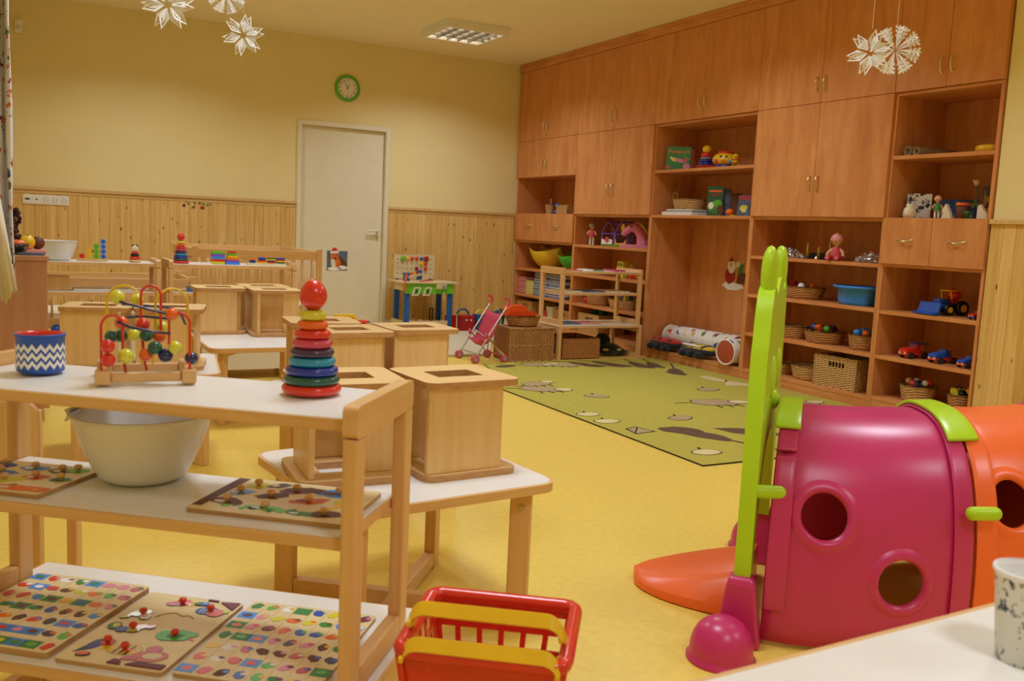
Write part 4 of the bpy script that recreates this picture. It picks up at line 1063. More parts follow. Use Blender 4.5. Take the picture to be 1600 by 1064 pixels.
def sticker(name, polys, x, z, label):
    mb = MB()
    for i, (pts, m) in enumerate(polys): mb.prism(pts, -.0016-.0004*i, 0, m, ax='Y')
    tag(mb.build(name, loc=(x, YB-.0178, z)), label, 'sticker')
sticker('flower_sticker', [([((.020 if i % 2 else .012)*math.cos(PI*i/8), (.020 if i % 2 else .012)*math.sin(PI*i/8)) for i in range(16)], 'puce')], 1.313, 1.136, 'dark red star-shaped flower sticker on the pine panelling')
sticker('deer_sticker', [([(-.018, -.022), (-.012, -.022), (-.008, -.006), (.004, -.006), (.006, -.022), (.012, -.022), (.011, .004), (.017, .016), (.014, .020), (.006, .014), (.003, .004), (-.016, .002)], 'brown')], 1.398, 1.128, 'small brown deer sticker on the pine panelling')
sticker('bird_sticker', [(ell(0, 0, .020, .017, 16), 'crimson'), (ell(.0, .003, .008, .007, 12), 'rose'), ([(-.030, .002), (-.016, -.003), (-.016, .005)], 'orange')], 1.478, 1.124, 'small round red bird sticker on the pine panelling')
# squirrel picture on the door
t = thing('door_picture', 'square picture of an orange squirrel in a red hat on the white door', 'picture', (2.80, YB+.0345, .665))
mb = MB(); mb.box(-.108, -.0012, -.105, .108, 0, .095, 'grey'); mb.build('paper', t)
plain('slate', '5E6B80', .8, var=.35, scale=14); plain('fox_orange', 'D9742E', .8, var=.15, scale=30)
mb = MB()
def pj(pts, m, l): mb.prism(pts, -.0016-.0004*l, -.0013, m, ax='Y')
pj([(-.104, -.100), (.104, -.100), (.104, .091), (-.104, .091)], 'slate', 0)
pj(ell(.05, -.02, .075, .035, 18, -.8, .1, 3), 'brown', 1); pj(ell(-.015, -.03, .05, .075, 20, .25, .05, 5), 'fox_orange', 2); pj(ell(-.04, -.035, .022, .06, 18, .15, .05, 6), 'cream', 3)
pj(ell(-.03, .042, .045, .036, 18, 0, .04, 7), 'fox_orange', 4); pj(ell(-.02, .005+.012, .012, .009, 12), 'black', 5); pj(ell(-.038, .045, .007, .006, 10), 'black', 5); pj(ell(-.008, .047, .007, .006, 10), 'black', 5)
pj(ell(-.03, -.088, .07, .018, 16, 0, .1, 1), 'white_paper', 5); pj(ell(.06, -.075, .05, .02, 16, 0, .1, 2), 'white_paper', 5)
pj([(-.075, .068), (.018, .074), (.015, .094), (-.07, .088)], 'white_paper', 6); pj([(-.060, .092), (.006, .096), (-.012, .122), (-.034, .128), (-.05, .115)], 'red', 6)
mb.build('printed_squirrel', t)
# Christmas window picture stuck on the back of the niche
t = thing('santa_sticker', 'red and white Christmas window picture stuck inside the seat niche', 'sticker', (XC+DEP-.0125, 5.88, .78))
mb = MB()
def ps(pts, m, l): mb.prism([(-a, b) for a, b in pts][::-1], -.0014-.0004*l, 0, m, ax='X')
ps(ell(-.02, -.115, .14, .03, 22, 0, .18, 4), 'white_paper', 0); ps(ell(-.06, -.03, .06, .07, 20, 0, .08, 5), 'crimson', 1); ps(ell(-.05, .05, .045, .06, 18, .2, .08, 6), 'white_paper', 2)
ps(ell(-.055, .065, .022, .022, 14), 'skin', 3); ps([(-.10, .085), (-.02, .095), (-.05, .135)], 'crimson', 3); ps([(.02, -.09), (.12, -.09), (.13, .0), (.04, .01)], 'brown', 1); ps([(.03, -.01), (.09, .0), (.10, .07), (.05, .08)], 'leaf', 2); ps([(.0, .04), (.06, .06), (.05, .10), (.01, .09)], 'cream', 3)
mb.build('printed_shape', t)

# ---------------------------------------------------------------- hanging paper stars
def paper_star(label, loc, r, n, rz, tilt, kind, tall=True):
    t = thing('paper_star', label, 'decoration', loc, rz, 'white folded paper stars on threads')
    for layer in (-1, 1):
        mb = MB(); mb.T = Matrix.Translation((0, layer*r*.05, 0)) @ Matrix.Rotation(tilt+(.26 if layer > 0 else 0), 4, 'Y')
        for k in range(n):
            a = 2*PI*k/n+PI/2
            def pp(q, da, y): return (q*math.cos(a+da), y, q*math.sin(a+da))
            w_ = PI/n
            if kind == 'star':
                v = [pp(.12*r, 0, 0), pp(.55*r, -w_*.72, r*.10*layer), pp(r, 0, r*.02*layer), pp(.55*r, w_*.72, r*.10*layer), pp(.62*r, -w_*.30, r*.03*layer), pp(.88*r, 0, r*.01*layer), pp(.62*r, w_*.30, r*.03*layer), pp(.30*r, 0, 0)]
                mb._add(v, [(0, 1, 4, 7), (1, 2, 5, 4), (2, 3, 6, 5), (3, 0, 7, 6)], 'white_paper')
                v = [pp(.32*r, 0, r*.05*layer), pp(.50*r, -w_*.28, r*.08*layer), pp(.74*r, 0, r*.03*layer), pp(.50*r, w_*.28, r*.08*layer)]
                mb._add(v, [(0, 1, 2, 3)], 'white_paper')
            else:
                v = [pp(.05*r, 0, 0), pp(.5*r, -w_*.28, r*.05*layer), pp(r, -.02, 0), pp(r, .02, 0), pp(.5*r, w_*.28, r*.05*layer)]
                mb._add(v, [(0, 1, 2, 3, 4)], 'white_paper')
                for q in (.45, .62, .78): mb._add([pp(q*r, 0, 0), pp((q+.12)*r, -w_*.5, r*.08*layer), pp((q+.20)*r, -w_*.42, r*.05*layer), pp((q+.13)*r, 0, 0), pp((q+.20)*r, w_*.42, r*.05*layer), pp((q+.12)*r, w_*.5, r*.08*layer)], [(0, 1, 2, 3), (0, 3, 4, 5)], 'white_paper')
        mb.build('folded_sheet', t, solid=.0012)
    H_ = ZC-loc[2]
    mb = MB(); mb.tube([(0, 0, r*.98), (0, 0, H_-.002)], .0007, 'cream', 6); mb.build('thread', t)
    return t
def px_star(*a, **k): return paper_star(*a, **k)
paper_star('large white paper star at the top left, cut by the picture edge', (.3675, 2.81, 1.633), .072, 6, R(-8), .25, 'star')
paper_star('six-pointed white paper star hanging lowest at the upper left', (.635, 3.10, 1.633), .068, 6, R(-12), .1, 'star')
paper_star('fuzzy paper snowflake cut by the top edge, between the two left stars', (.590, 3.15, 1.762), .062, 8, R(-12), .3, 'flake')
paper_star('white paper star on the left of the hanging pair before the cabinets', (2.144, 1.90, 1.600), .066, 6, R(-47), .15, 'star')
paper_star('jagged white paper snowflake on the right of the hanging pair', (2.345, 1.985, 1.645), .074, 8, R(-49), .12, 'flake')

# ---------------------------------------------------------------- baskets
def oval_basket(label, loc, rx, ry, h, rz=0, mat='wicker', handle=False, group=None, flare=.82):
    t = thing('wicker_basket', label, 'basket', loc, rz, group)
    mb = MB(); pr = []
    n = 8
    for i in range(n+1):
        a = i/n; k = flare+(1-flare)*a**.8; pr.append((k*(1+.012*(i % 2)), h*a))
    inn = [(q-.07, max(z, .006)) for q, z in pr[::-1]]
    T0 = Matrix.Diagonal((rx, ry, 1, 1)); mb.T = T0
    mb.lathe([(1e-5, 0)]+pr+inn+[(1e-5, .006)], (0, 0, 0), mat, 36, cap=False); o = mb.build('woven_body', t)
    mb = MB(); m = 48
    for s in (0, 1):
        mb.tube([(rx*math.cos(2*PI*k/m), ry*math.sin(2*PI*k/m), h+.003*math.sin(24*2*PI*k/m+s*PI)) for k in range(m)], .0042, mat, 6, True)
    mb.build('braided_rim', t)
    if handle:
        for s in ((-1, 1) if handle == 2 else (-1,)):
            mb = MB(); mb.tube([(s*rx*.98, -.028, h), (s*rx*1.02, -.026, h+.045), (s*rx*1.03, 0, h+.062), (s*rx*1.02, .026, h+.045), (s*rx*.98, .028, h)], .0038, mat, 8); mb.build('handle', t)
    return t
def rect_basket(label, loc, w, d, h, rz=0, mat='wicker_light', holes=True, name='wicker_crate', group=None):
    # front is the -x side when rz = 0: w along y, d along x
    t = thing(name, label, 'basket', loc, rz, group); th = .012
    mb = MB(); mb.box(th, th, 0, d-th, w-th, .008, mat); mb.build('woven_base', t)
    mb = MB()
    if holes:
        hz0, hz1 = h*.68, h*.84; a, b = w*.28, w*.66
        mb.box(0, 0, 0, th, w, hz0, mat); mb.box(0, 0, hz0, th, a, hz1, mat); mb.box(0, b, hz0, th, w, hz1, mat); mb.box(0, 0, hz1, th, w, h, mat)
        for k in range(1, 5): y = a+(b-a)*k/5; mb.box(.002, y-.003, hz0, th-.002, y+.003, hz1, mat)
    else: mb.box(0, 0, 0, th, w, h, mat)
    mb.build('front_wall', t)
    for nm, q in (('back_wall', (d-th, 0, 0, d, w, h)), ('side_wall', (th, 0, 0, d-th, th, h)), ('side_wall', (th, w-th, 0, d-th, w, h))): MB().box(*q, mat).build(nm, t)
    mb = MB()
    for z in (.006, h): mb.tube([(.004, .004, z), (d-.004, .004, z), (d-.004, w-.004, z), (.004, w-.004, z)], .006, mat, 6, True)
    for x, y in ((0, 0), (d, 0), (d, w), (0, w)): mb.tube([(x, y, .004), (x, y, h)], .006, mat, 6)
    mb.build('cane_frame', t)
    return t
COLN = {'dark_green': 'dark green', 'white_paper': 'white', 'sky': 'light blue', 'navy': 'dark blue', 'leaf': 'green', 'lemon': 'bright yellow', 'skin': 'peach'}
def balls(n, cx, cy, z, rx, ry, r, cols, label, group, name='toy_ball', cat='toy'):
    rd = random.Random(n*7+int(cy*100))
    for k in range(n):
        a = 2*PI*k/n+rd.random()*.5; q = (.55 if k else 0); rr = r*(.85+.3*rd.random())
        mb = MB(); m = cols[k % len(cols)]
        if rd.random() < .5: mb.sph((0, 0, 0), rr, m, 14, 8)
        else: mb.T = Matrix.Rotation(rd.random()*2, 4, 'X') @ Matrix.Rotation(rd.random()*2, 4, 'Z'); mb.cbox(0, 0, 0, rr*1.6, rr*1.6, rr*1.6, m)
        pos = 'in the middle' if not k else ('at the '+('back' if math.cos(a) > .38 else 'front' if math.cos(a) < -.38 else '')+(' left' if math.sin(a) > .38 else ' right' if math.sin(a) < -.38 else '')).replace('  ', ' ')
        o = mb.build(name, loc=(cx+q*rx*math.cos(a), cy+q*ry*math.sin(a), z+rd.random()*r*.8), bevel=.002)
        tag(o, '%s toy %s %s of the %s' % (COLN.get(m, m), 'ball' if len(mb.v) > 20 else 'block', pos, label), cat, group)

S4 = {'a': .9425, 'b': .6545, 'c': .3625, 'd': .0835}; S5 = {'a': 1.6195, 'b': 1.2365, 'c': .6525, 'd': .3635, 'e': .0965}
X0 = XC
oval_basket('oval wicker basket behind the green feeler on the second shelf', (4.98, 4.82, S4['b']), .13, .16, .085)
balls(4, 4.97, 4.82, S4['b']+.085, .10, .13, .022, ['green', 'crimson', 'white_paper', 'orange'], 'oval basket behind the green feeler', 'toys in the oval basket')
oval_basket('round wicker basket half hidden by the green tunnel panel', (4.97, 4.86, S4['c']), .10, .11, .09)
oval_basket('round wicker basket full of coloured toys', (4.96, 4.575, S4['c']), .13, .15, .085)
balls(9, 4.96, 4.575, S4['c']+.088, .12, .14, .026, ['purple', 'red', 'dark_green', 'blue', 'orange', 'green', 'plum', 'red', 'yellow'], 'full basket', 'toys in the round basket')
oval_basket('small wicker basket with blue and red toys beside the full one', (4.95, 4.225, S4['c']), .10, .10, .10)
balls(5, 4.95, 4.225, S4['c']+.10, .09, .09, .024, ['sky', 'red', 'sky', 'orange', 'teal'], 'small basket beside the full one', 'toys in the small basket')
oval_basket('low wicker basket with a bow handle at the left of the bottom shelf', (4.99, 4.95, S4['d']), .10, .08, .08, 0, 'wicker', 2)
oval_basket('wide empty oval basket on the bottom shelf beside the wicker crate', (4.97, 4.69, S4['d']), .12, .145, .10, 0, 'wicker_light')
rect_basket('rectangular wicker crate with hand slots on the bottom shelf', (4.845, 4.175, S4['d']), .36, .30, .21)
# blue pot
t = thing('storage_pot', 'blue lobed plastic pot with a rim on the second shelf', 'pot', (4.97, 4.32, S4['b']))
mb = MB(); v = []; prf = [(.80, 0), (.84, .02), (.90, .105), (1.12, .112), (1.14, .122), (1.10, .128), (.88, .122), (.82, .02), (.01, .012)]; n = 48
for q, z in prf:
    for k in range(n):
        a = 2*PI*k/n; l = 1+.05*math.cos(6*a)*(1 if z < .11 else .4); v.append((.125*q*l*math.cos(a), .160*q*l*math.sin(a), z))
mb._add(v, [(i*n+k, i*n+(k+1) % n, (i+1)*n+(k+1) % n, (i+1)*n+k) for i in range(len(prf)-1) for k in range(n)]+[tuple(range(n))[::-1]], 'sky', True); mb.build('pot_body', t)

def doll(label, loc, rz, s, hat, body, sitting=True):
    t = thing('rag_doll', label, 'doll', loc, rz)
    mb = MB()   # continuous body
    z0 = 0 if sitting else .085*s
    mb.lathe([(.004*s, z0), (.036*s, z0+.006*s), (.040*s, z0+.03*s), (.030*s, z0+.06*s), (.020*s, z0+.085*s), (.010*s, z0+.092*s), (.010*s, z0+.10*s), (.026*s, z0+.108*s), (.034*s, z0+.13*s), (.028*s, z0+.155*s), (1e-5, z0+.165*s)], (0, 0, 0), 'skin', 22, cap=False)
    if sitting:
        for q in (-1, 1): mb.tube([(-.01*s, q*.018*s, .018*s), (-.05*s, q*.024*s, .020*s), (-.095*s, q*.030*s, .014*s), (-.105*s, q*.030*s, .020*s)], [.017*s, .016*s, .012*s, .014*s], body, 10)
    else:
        for q in (-1, 1): mb.tube([(0, q*.016*s, z0+.01*s), (0, q*.018*s, z0-.04*s), (-.004*s, q*.018*s, .006*s), (-.018*s, q*.018*s, .006*s)], [.014*s, .012*s, .010*s, .010*s], 'white_paper', 10)
    for q in (-1, 1): mb.tube([(0, q*.018*s, z0+.078*s), (-.012*s, q*.045*s, z0+.055*s), (-.028*s, q*.052*s, z0+.030*s)], [.010*s, .009*s, .010*s], 'skin', 10)
    b = mb.build('body', t)
    mb = MB(); mb.lathe([(.045*s, z0+.004*s), (.043*s, z0+.035*s), (.032*s, z0+.06*s), (.023*s, z0+.084*s), (.015*s, z0+.090*s)], (0, 0, 0), body, 22, cap=False); mb.build('dress', t)
    mb = MB(); mb.lathe([(.0385*s, z0+.126*s), (.042*s, z0+.132*s), (.040*s, z0+.148*s), (.028*s, z0+.168*s), (.006*s, z0+.178*s), (.005*s, z0+.186*s), (1e-5, z0+.188*s)], (0, 0, 0), hat, 22, cap=False); mb.build('bonnet', t)
    mb = MB()
    for q in (-1, 1): mb.sph((-.032*s, q*.011*s, z0+.130*s), .0032*s, 'black', 8, 6)
    mb.sph((-.035*s, 0, z0+.123*s), .003*s, 'skin', 8, 6); mb.sph((-.0315*s, 0, z0+.115*s), (.002*s, .006*s, .0015*s), 'red', 8, 6); mb.build('face', t)
    return t
plain('doll_pink', 'E79A92', .6); plain('doll_red', 'CE4448', .6)
doll('rag doll in red clothes and pink bonnet sitting on the shelf edge between candles', (4.895, 4.475, S4['a']), R(28), 1.05, 'doll_pink', 'doll_red')
doll('small standing doll with white legs beside the purple play house', (4.91, 7.56, .9425), R(42), .84, 'grey', 'doll_red', False)
def candle(label, y, h, r, m='yellow', x=4.93):
    t = thing('candle_holder', label, 'candle', (x, y, S4['a']), 0)
    mb = MB(); mb.lathe([(.026, 0), (.026, .006), (.012, .010), (.010, .018), (1e-5, .018)], (0, 0, 0), 'dark_grey', 20); mb.build('holder', t)
    mb = MB(); mb.lathe([(r, .0182), (r*.7, .018+h*.6), (r*.2, .018+h), (1e-5, .019+h)], (0, 0, 0), m, 14); mb.build('candle', t)
plain('wax', 'B99A2E', .5)
candle('left slim yellow candle beside the silver garland', 4.77, .095, .010, 'wax'); candle('shorter yellow candle next to the tiny golden bell', 4.665, .07, .009, 'wax'); candle('tall yellow candle just left of the rag doll', 4.565, .125, .009, 'wax')
tag(MB().box(0, 0, 0, .11, .15, .045, 'black').build('dark_box', loc=(5.00, 4.67, S4['a']), bevel=.003), 'black box behind the candles on the upper shelf', 'box')
mb = MB(); mb.lathe([(.018, 0), (.014, .010), (.008, .020), (.003, .026), (1e-5, .028)], (0, 0, 0), 'brass', 18); tag(mb.build('golden_bell', loc=(4.865, 4.62, S4['a'])), 'tiny golden bell on the upper shelf between the candles', 'bell')
plain('silver_foil', 'DAD8D6', .3, metal=.7, var=.2, scale=80)
def garland(label, loc, L_, seed, m1='silver_foil'):
    rd = random.Random(seed); mb = MB()
    for k in range(260):
        s = rd.random(); y = (s-.5)*L_; hgt = .05*math.sin(PI*s)+.006; z = rd.random()*hgt; x = (rd.random()-.5)*.09*math.sin(PI*s)
        a = rd.random()*6.28; b = rd.random()*1.5; l = .012+.014*rd.random(); d = Vector((math.cos(a)*math.cos(b), math.sin(a)*math.cos(b), math.sin(b)))*l; q = Vector((rd.random()-.5, rd.random()-.5, rd.random()-.5)).normalized()*.003
        p = Vector((x, y, z+.002)); e = p+d; e.z = max(.002, e.z); mb._add([p-q+Vector((0, 0, .002)), p+q+Vector((0, 0, .002)), e+q, e-q], [(0, 1, 2, 3)], m1 if z < .022 or k % 3 else 'grey')
    mb.tube([(0, -L_/2, .004), (.01, 0, .006), (0, L_/2, .004)], .003, 'grey', 6)
    o = mb.build('tinsel_garland', loc=loc, solid=.0006); tag(o, label, 'garland', 'silver tinsel on the upper shelf')
garland('silver tinsel garland lying behind the green feeler', (4.93, 4.945, S4['a']), .29, 1)
garland('silver tinsel garland to the right of the rag doll', (4.93, 4.21, S4['a']), .26, 2)

# bay 3
def book(label, loc, rz, w, h, th, cover, page='white_paper', lean=0, title=None, tm='orange', art=None, name='picture_book', group=None):
    # upright, cover facing -x; w along y
    t = thing(name, label, 'book', (loc[0], loc[1], loc[2]+th*math.sin(lean)+.0003), rz, group)
    L_ = Matrix.Rotation(lean, 4, 'Y')
    mb = MB(); mb.T = L_; mb.box(0, -w/2, .0, .0022, w/2, h, cover); mb.box(th-.0022, -w/2, 0, th, w/2, h, cover); mb.box(.0023, w/2-.002, 0, th-.0023, w/2, h, cover); c = mb.build('cover', t)
    mb = MB(); mb.T = L_; mb.box(.0023, -w/2+.004, .003, th-.0023, w/2-.0022, h-.003, page); mb.build('pages', t)
    FM = L_ @ Matrix(((0, 0, -1, -.0004), (-1, 0, 0, 0), (0, 1, 0, 0), (0, 0, 0, 1)))
    if title: text_mesh('title', title[0], title[1], tm, c, FM @ Matrix.Translation((title[2] if len(title) > 3 else 0, title[2] if len(title) == 3 else title[3], 0)))
    if art:
        mb = MB(); mb.T = FM
        for i, (pts, m) in enumerate(art): mb.prism(pts, .0001, .0005+.0002*i, m)
        mb.build('cover_art', c)
    return t
book('green picture book with an orange title standing on the upper shelf', (4.93, 6.31, 1.6175), R(46), .205, .20, .018, 'leaf', lean=R(6), title=('Pampuch', .050, .160), art=[(ell(.0, .085, .07, .016, 22, -.25, .1, 2), 'pink'), (ell(-.05, .095, .03, .013, 16, -.7), 'lemon'), (ell(.06, .09, .03, .014, 16, .5), 'rose'), (ell(.07, .035, .03, .024, 16), 'pink'), (ell(-.09, .025, .018, .014, 14), 'rose'), (ell(.05, .12, .02, .004, 10, -.3), 'green')])
book('red backed book just behind the green picture book', (4.976, 6.318, 1.6175), R(46), .19, .185, .02, 'doll_red', lean=R(5))
t = thing('stacking_rings', 'plastic ring stacker with red boat base and yellow ball top', 'stacking toy', (4.95, 5.97, 1.6175))
for m, r0, r1, z0, z1, nm in (('red', .05, .105, 0, .028, 'boat_base'), ('royal', .062, .058, .0285, .055, 'ring'), ('royal', .055, .050, .0555, .078, 'ring'), ('grey', .048, .045, .0785, .096, 'ring'), ('red', .046, .042, .0965, .130, 'ring')):
    mb = MB()
    if nm == 'boat_base': mb.T = Matrix.Diagonal((.6, 1.1, 1, 1)); mb.lathe([(r0, z0), (r1, z1-.004), (r1, z1), (1e-5, z1)], (0, 0, 0), m, 30)
    else: e = (z1-z0)/2; mb.lathe([(1e-5, z0), (r0-e, z0)]+[(r0-e+e*math.sin(PI*i/8), z0+e-e*math.cos(PI*i/8)) for i in range(1, 8)]+[(r1-e, z1), (1e-5, z1)], (0, 0, 0), m, 30, cap=False)
    mb.build(nm, t)
mb = MB(); mb.sph((0, 0, .160), (.036, .038, .034), 'yellow'); mb.build('top_ball', t)
t = thing('toy_teapot', 'round yellow toy with red lid and blue base on the upper shelf', 'toy', (4.94, 5.725, 1.6175), R(40))
mb = MB(); mb.lathe([(.085, 0), (.088, .012), (.08, .020), (1e-5, .020)], (0, 0, 0), 'royal', 30); mb.build('base', t)
mb = MB(); mb.lathe([(.07, .0205), (.100, .045), (.103, .07), (.085, .10), (.06, .112), (1e-5, .112)], (0, 0, 0), 'yellow', 36); b = mb.build('body', t)
mb = MB(); mb.lathe([(.062, .1125), (.066, .118), (.055, .128), (1e-5, .132)], (0, 0, 0), 'red', 30); mb.build('lid', t)
mb = MB()
for q in (-1, 1): mb.sph((-.097, q*.022, .082), (.006, .008, .010), 'black', 10, 6)
mb.sph((-.104, 0, .068), (.010, .010, .009), 'white_paper', 12, 8); mb.tube([(-.098, -.02, .052), (-.103, -.008, .046), (-.103, .008, .046), (-.098, .02, .052)], .0025, 'red', 6); mb.sph((-.085, -.055, .045), (.010, .014, .018), 'sky', 10, 6); mb.sph((-.085, .058, .045), (.010, .014, .018), 'red', 10, 6); mb.build('painted_face', b)
t = thing('wheeled_toy', 'small yellow duck toy on wheels at the right end of the upper shelf', 'toy', (4.92, 5.585, 1.6175), R(40))
mb = MB(); mb.sph((0, 0, .048), (.034, .030, .026), 'yellow'); mb.sph((0, 0, .083), (.022, .022, .021), 'yellow'); mb.sph((-.004, 0, .055), (.036, .031, .010), 'red', 18, 8); mb.build('body', t)
mb = MB(); mb.sph((-.024, 0, .080), (.012, .008, .005), 'orange', 12, 6); mb.build('beak', t)
for x in (-.02, .02):
    for y in (-.026, .020): mb = MB(); mb.cyl((x, y, .012), .012, .006, 'yellow', ax='Y'); mb.T = Matrix.Identity(4); mb.build('wheel', t)
# lower open shelf of bay 3
for k, (w, d, h, m, l) in enumerate(((.40, .26, .028, 'white_paper', 'lowest'), (.36, .25, .012, 'grey', 'middle'), (.34, .24, .010, 'white_paper', 'top'))):
    zz = 1.2365+sum((.0285, .0125, .0105)[:k])
    tag(MB().box(0, 0, 0, d, w, h, m).build('paper_stack', loc=(4.85+.01*k, 5.99+.01*k, zz), bevel=.002), '%s pile of papers under the oval handled basket' % l, 'papers', 'papers under the basket')
oval_basket('oval wicker basket with an upright handle on the pile of papers', (4.98, 6.19, 1.2895), .12, .17, .085, 0, 'wicker_light', False)
mb = MB(); mb.tube([(4.94, 6.355, 1.36), (4.935, 6.36, 1.42), (4.935, 6.33, 1.436), (4.935, 6.30, 1.42), (4.94, 6.30, 1.375)], .004, 'wicker_light', 8); o = mb.build('handle'); bk_ = [q for q in bpy.data.objects if q.get('label', '').startswith('oval wicker basket with an upright')][0]; o.parent = bk_; o.matrix_parent_inverse = Matrix.Translation(bk_.location).inverted()
book('tall dark green picture book with a frog on the front, middle shelf', (4.91, 5.78, 1.2365), R(42), .125, .235, .03, 'dark_green', lean=R(2), art=[(ell(0, .07, .06, .05, 20, .2, .1, 2), 'leaf'), (ell(.02, .10, .035, .03, 16, 0, .1, 3), 'green'), (ell(-.03, .08, .022, .028, 14), 'white_paper'), (ell(.045, .05, .025, .04, 14, .2), 'brown'), ([(-.05, .19), (.05, .19), (.05, .205), (-.05, .205)], 'orange'), ([(-.04, .165), (.04, .165), (.04, .175), (-.04, .175)], 'crimson')])
book('dark blue book standing behind the frog book', (4.985, 5.777, 1.2365), R(42), .13, .225, .03, 'slate')
book('slim brown book at the right of the frog book', (5.055, 5.692, 1.2365), R(42), .08, .19, .02, 'brown')
book('small grey book with a red top leaning beside the orange ball', (4.96, 5.50, 1.2365), R(30), .10, .165, .012, 'slate', lean=R(10), art=[([(-.05, .13), (.05, .13), (.05, .16), (-.05, .16)], 'crimson'), (ell(0, .06, .03, .03, 14, 0, .2, 1), 'lemon')])
mb = MB(); mb.sph((0, 0, .031), (.032, .032, .030), 'orange', 20, 12); tag(mb.build('toy_pumpkin', loc=(4.92, 5.605, 1.2366)), 'small orange toy pumpkin on the middle open shelf', 'toy')
mb = MB(); mb.prism(ell(0, 0, .03, .022, 12), 0, .006, 'lemon'); tag(mb.build('yellow_disc', loc=(4.86, 5.49, 1.2366)), 'tiny yellow lid at the right end of the middle open shelf', 'lid')
# niche: bolsters and soft toys
spotted('bolster_print', 'EDE6DA', ['D8582C', '3C6E9A', 'D9A23A', '6E8A4A', '8A4A2D', 'C23A2A'], 16, .5)
def bolster(label, c, d, L_, r, end):
    t = thing('bolster_cushion', label, 'cushion', c, 0, 'long printed bolsters in the niche')
    q = Vector(d).to_track_quat('X', 'Z').to_matrix().to_4x4()
    mb = MB(); mb.T = q; mb.lathe([(r*.93, -L_/2), (r, -L_/2+.02), (r, L_/2-.02), (r*.93, L_/2)], (0, 0, 0), 'bolster_print', 32, cap=False, ax='X'); mb.build('printed_cover', t)
    for s in (-1, 1):
        mb = MB(); mb.T = q; mb.lathe([(r*.93, s*L_/2), (r*.6, s*(L_/2+.006)), (1e-5, s*(L_/2+.008))], (0, 0, 0), end, 32, cap=False, ax='X'); mb.build('end_disc', t)
        mb = MB(); mb.T = q; mb.tube([(s*L_/2, r*.95*math.cos(2*PI*k/32), r*.95*math.sin(2*PI*k/32)) for k in range(32)], .006, 'white_paper', 6, True); mb.build('piping', t)
plain('rust', 'B5502A', .7)
bolster('long printed bolster lying along the back of the seat niche', (5.09, 6.02, .184), (-.06, 1, 0), .82, .098, 'rust')
bolster('printed bolster with its round rust end sticking out of the niche', (4.945, 5.40, .186), (1, .10, 0), .32, .10, 'rust')
plain('felt_red', 'C0242A', .95, sheen=.3); plain('felt_black', '141821', .95, sheen=.3); plain('felt_yellow', 'DAB93A', .95)
def soft_bug(label, c, rz, kind):
    t = thing('soft_bug', label, 'soft toy', c, rz)
    mb = MB(); mb.sph((0, 0, .052), (.10, .20, .042), 'felt_black', 28, 14)
    for k in range(3):
        for s in (-1,): mb.sph((s*.09, -.11+.10*k, .030), (.045, .034, .030), 'felt_black', 14, 8)
    mb.build('body', t)
    mb = MB(); m = 'felt_red' if kind else 'felt_yellow'
    mb.sph((.01, 0, .078), (.088, .185, .030), m, 28, 12)
    if kind:
        for x, y in ((-.04, -.1), (.03, -.12), (-.05, .02), (.04, .03), (-.03, .12), (.04, .13)): mb.sph((x, y, .103-.6*(x*x+y*y)), (.018, .022, .006), 'felt_black', 12, 6)
    else:
        for y in (-.10, 0, .10): mb.sph((.01, y, .0815), (.086*math.cos(y*6)+.004, .025, .029), 'felt_black', 20, 10)
        mb.sph((-.06, .03, .098), (.02, .12, .010), 'white_paper', 16, 6)
    mb.build('patterned_back', t)
    return t
soft_bug('red and black ladybird soft toy at the left of the niche', (4.865, 6.23, .084), R(0), True)
soft_bug('black and yellow bee soft toy in front of the long bolster', (4.87, 5.80, .084), R(0), False)

# bay 5
t = thing('paper_roll', 'left grey cardboard tube lying on the top right shelf', 'roll', (4.86, 3.95, S5['a']), 0, 'cardboard tubes')
def roll(t, r): 
    mb = MB(); mb.T = Matrix.Translation((0, 0, r)) @ Matrix.Rotation(R(-6), 4, 'Z'); mb.lathe([(r, 0), (r, .32), (r-.008, .32), (r-.008, 0), (r, 0)], (0, 0, 0), 'cardboard', 24, cap=False, ax='X'); mb.build('tube_wall', t)
roll(t, .030)
t = thing('paper_roll', 'right grey cardboard tube beside the first one, top right shelf', 'roll', (4.86, 3.885, S5['a']), 0, 'cardboard tubes'); roll(t, .026)
mb = MB(); mb.lathe([(.07, .0), (.085, .006), (.088, .022), (.082, .040), (.068, .043), (.062, .02), (.07, .0)], (0, 0, 0), 'yellow', 36, cap=False); tag(mb.build('yellow_ring', loc=(4.95, 3.445, S5['a'])), 'yellow plastic ring at the end of the top right shelf', 'ring')
spotted('box_print', 'E6E2DA', ['2A2A34', '4A4A58', '222230'], 30, .5, .6)
t = thing('greeting_card', 'white card with black drawings standing at the left of the shelf', 'card', (4.95, 3.895, S5['b']), R(44)); MB().box(0, -.070, 0, .03, .070, .155, 'box_print').build('card_body', t, bevel=.001)
spotted('blue_print', '1E3A6E', ['3E6E8A', '8A9A3A', '20406A', '5A7AA0'], 18, .5, .5)
t = thing('jigsaw_box', 'dark blue picture box lying behind the small figures', 'box', (5.10, 3.69, S5['b']), R(22)); MB().box(0, -.13, 0, .035, .15, .125, 'blue_print').build('box_body', t, bevel=.001)
mb = MB(); mb.lathe([(.036, 0), (.040, .03), (.034, .06), (.022, .07), (.026, .085), (1e-5, .09)], (0, 0, 0), 'cream', 20); tag(mb.build('cream_figurine', loc=(4.875, 3.90, S5['b'])), 'cream plaster figure in front of the white card', 'figurine')
doll('small figurine in a green dress in front of the blue box', (4.91, 3.735, S5['b']+.003), R(45), .52, 'skin', 'leaf', False)
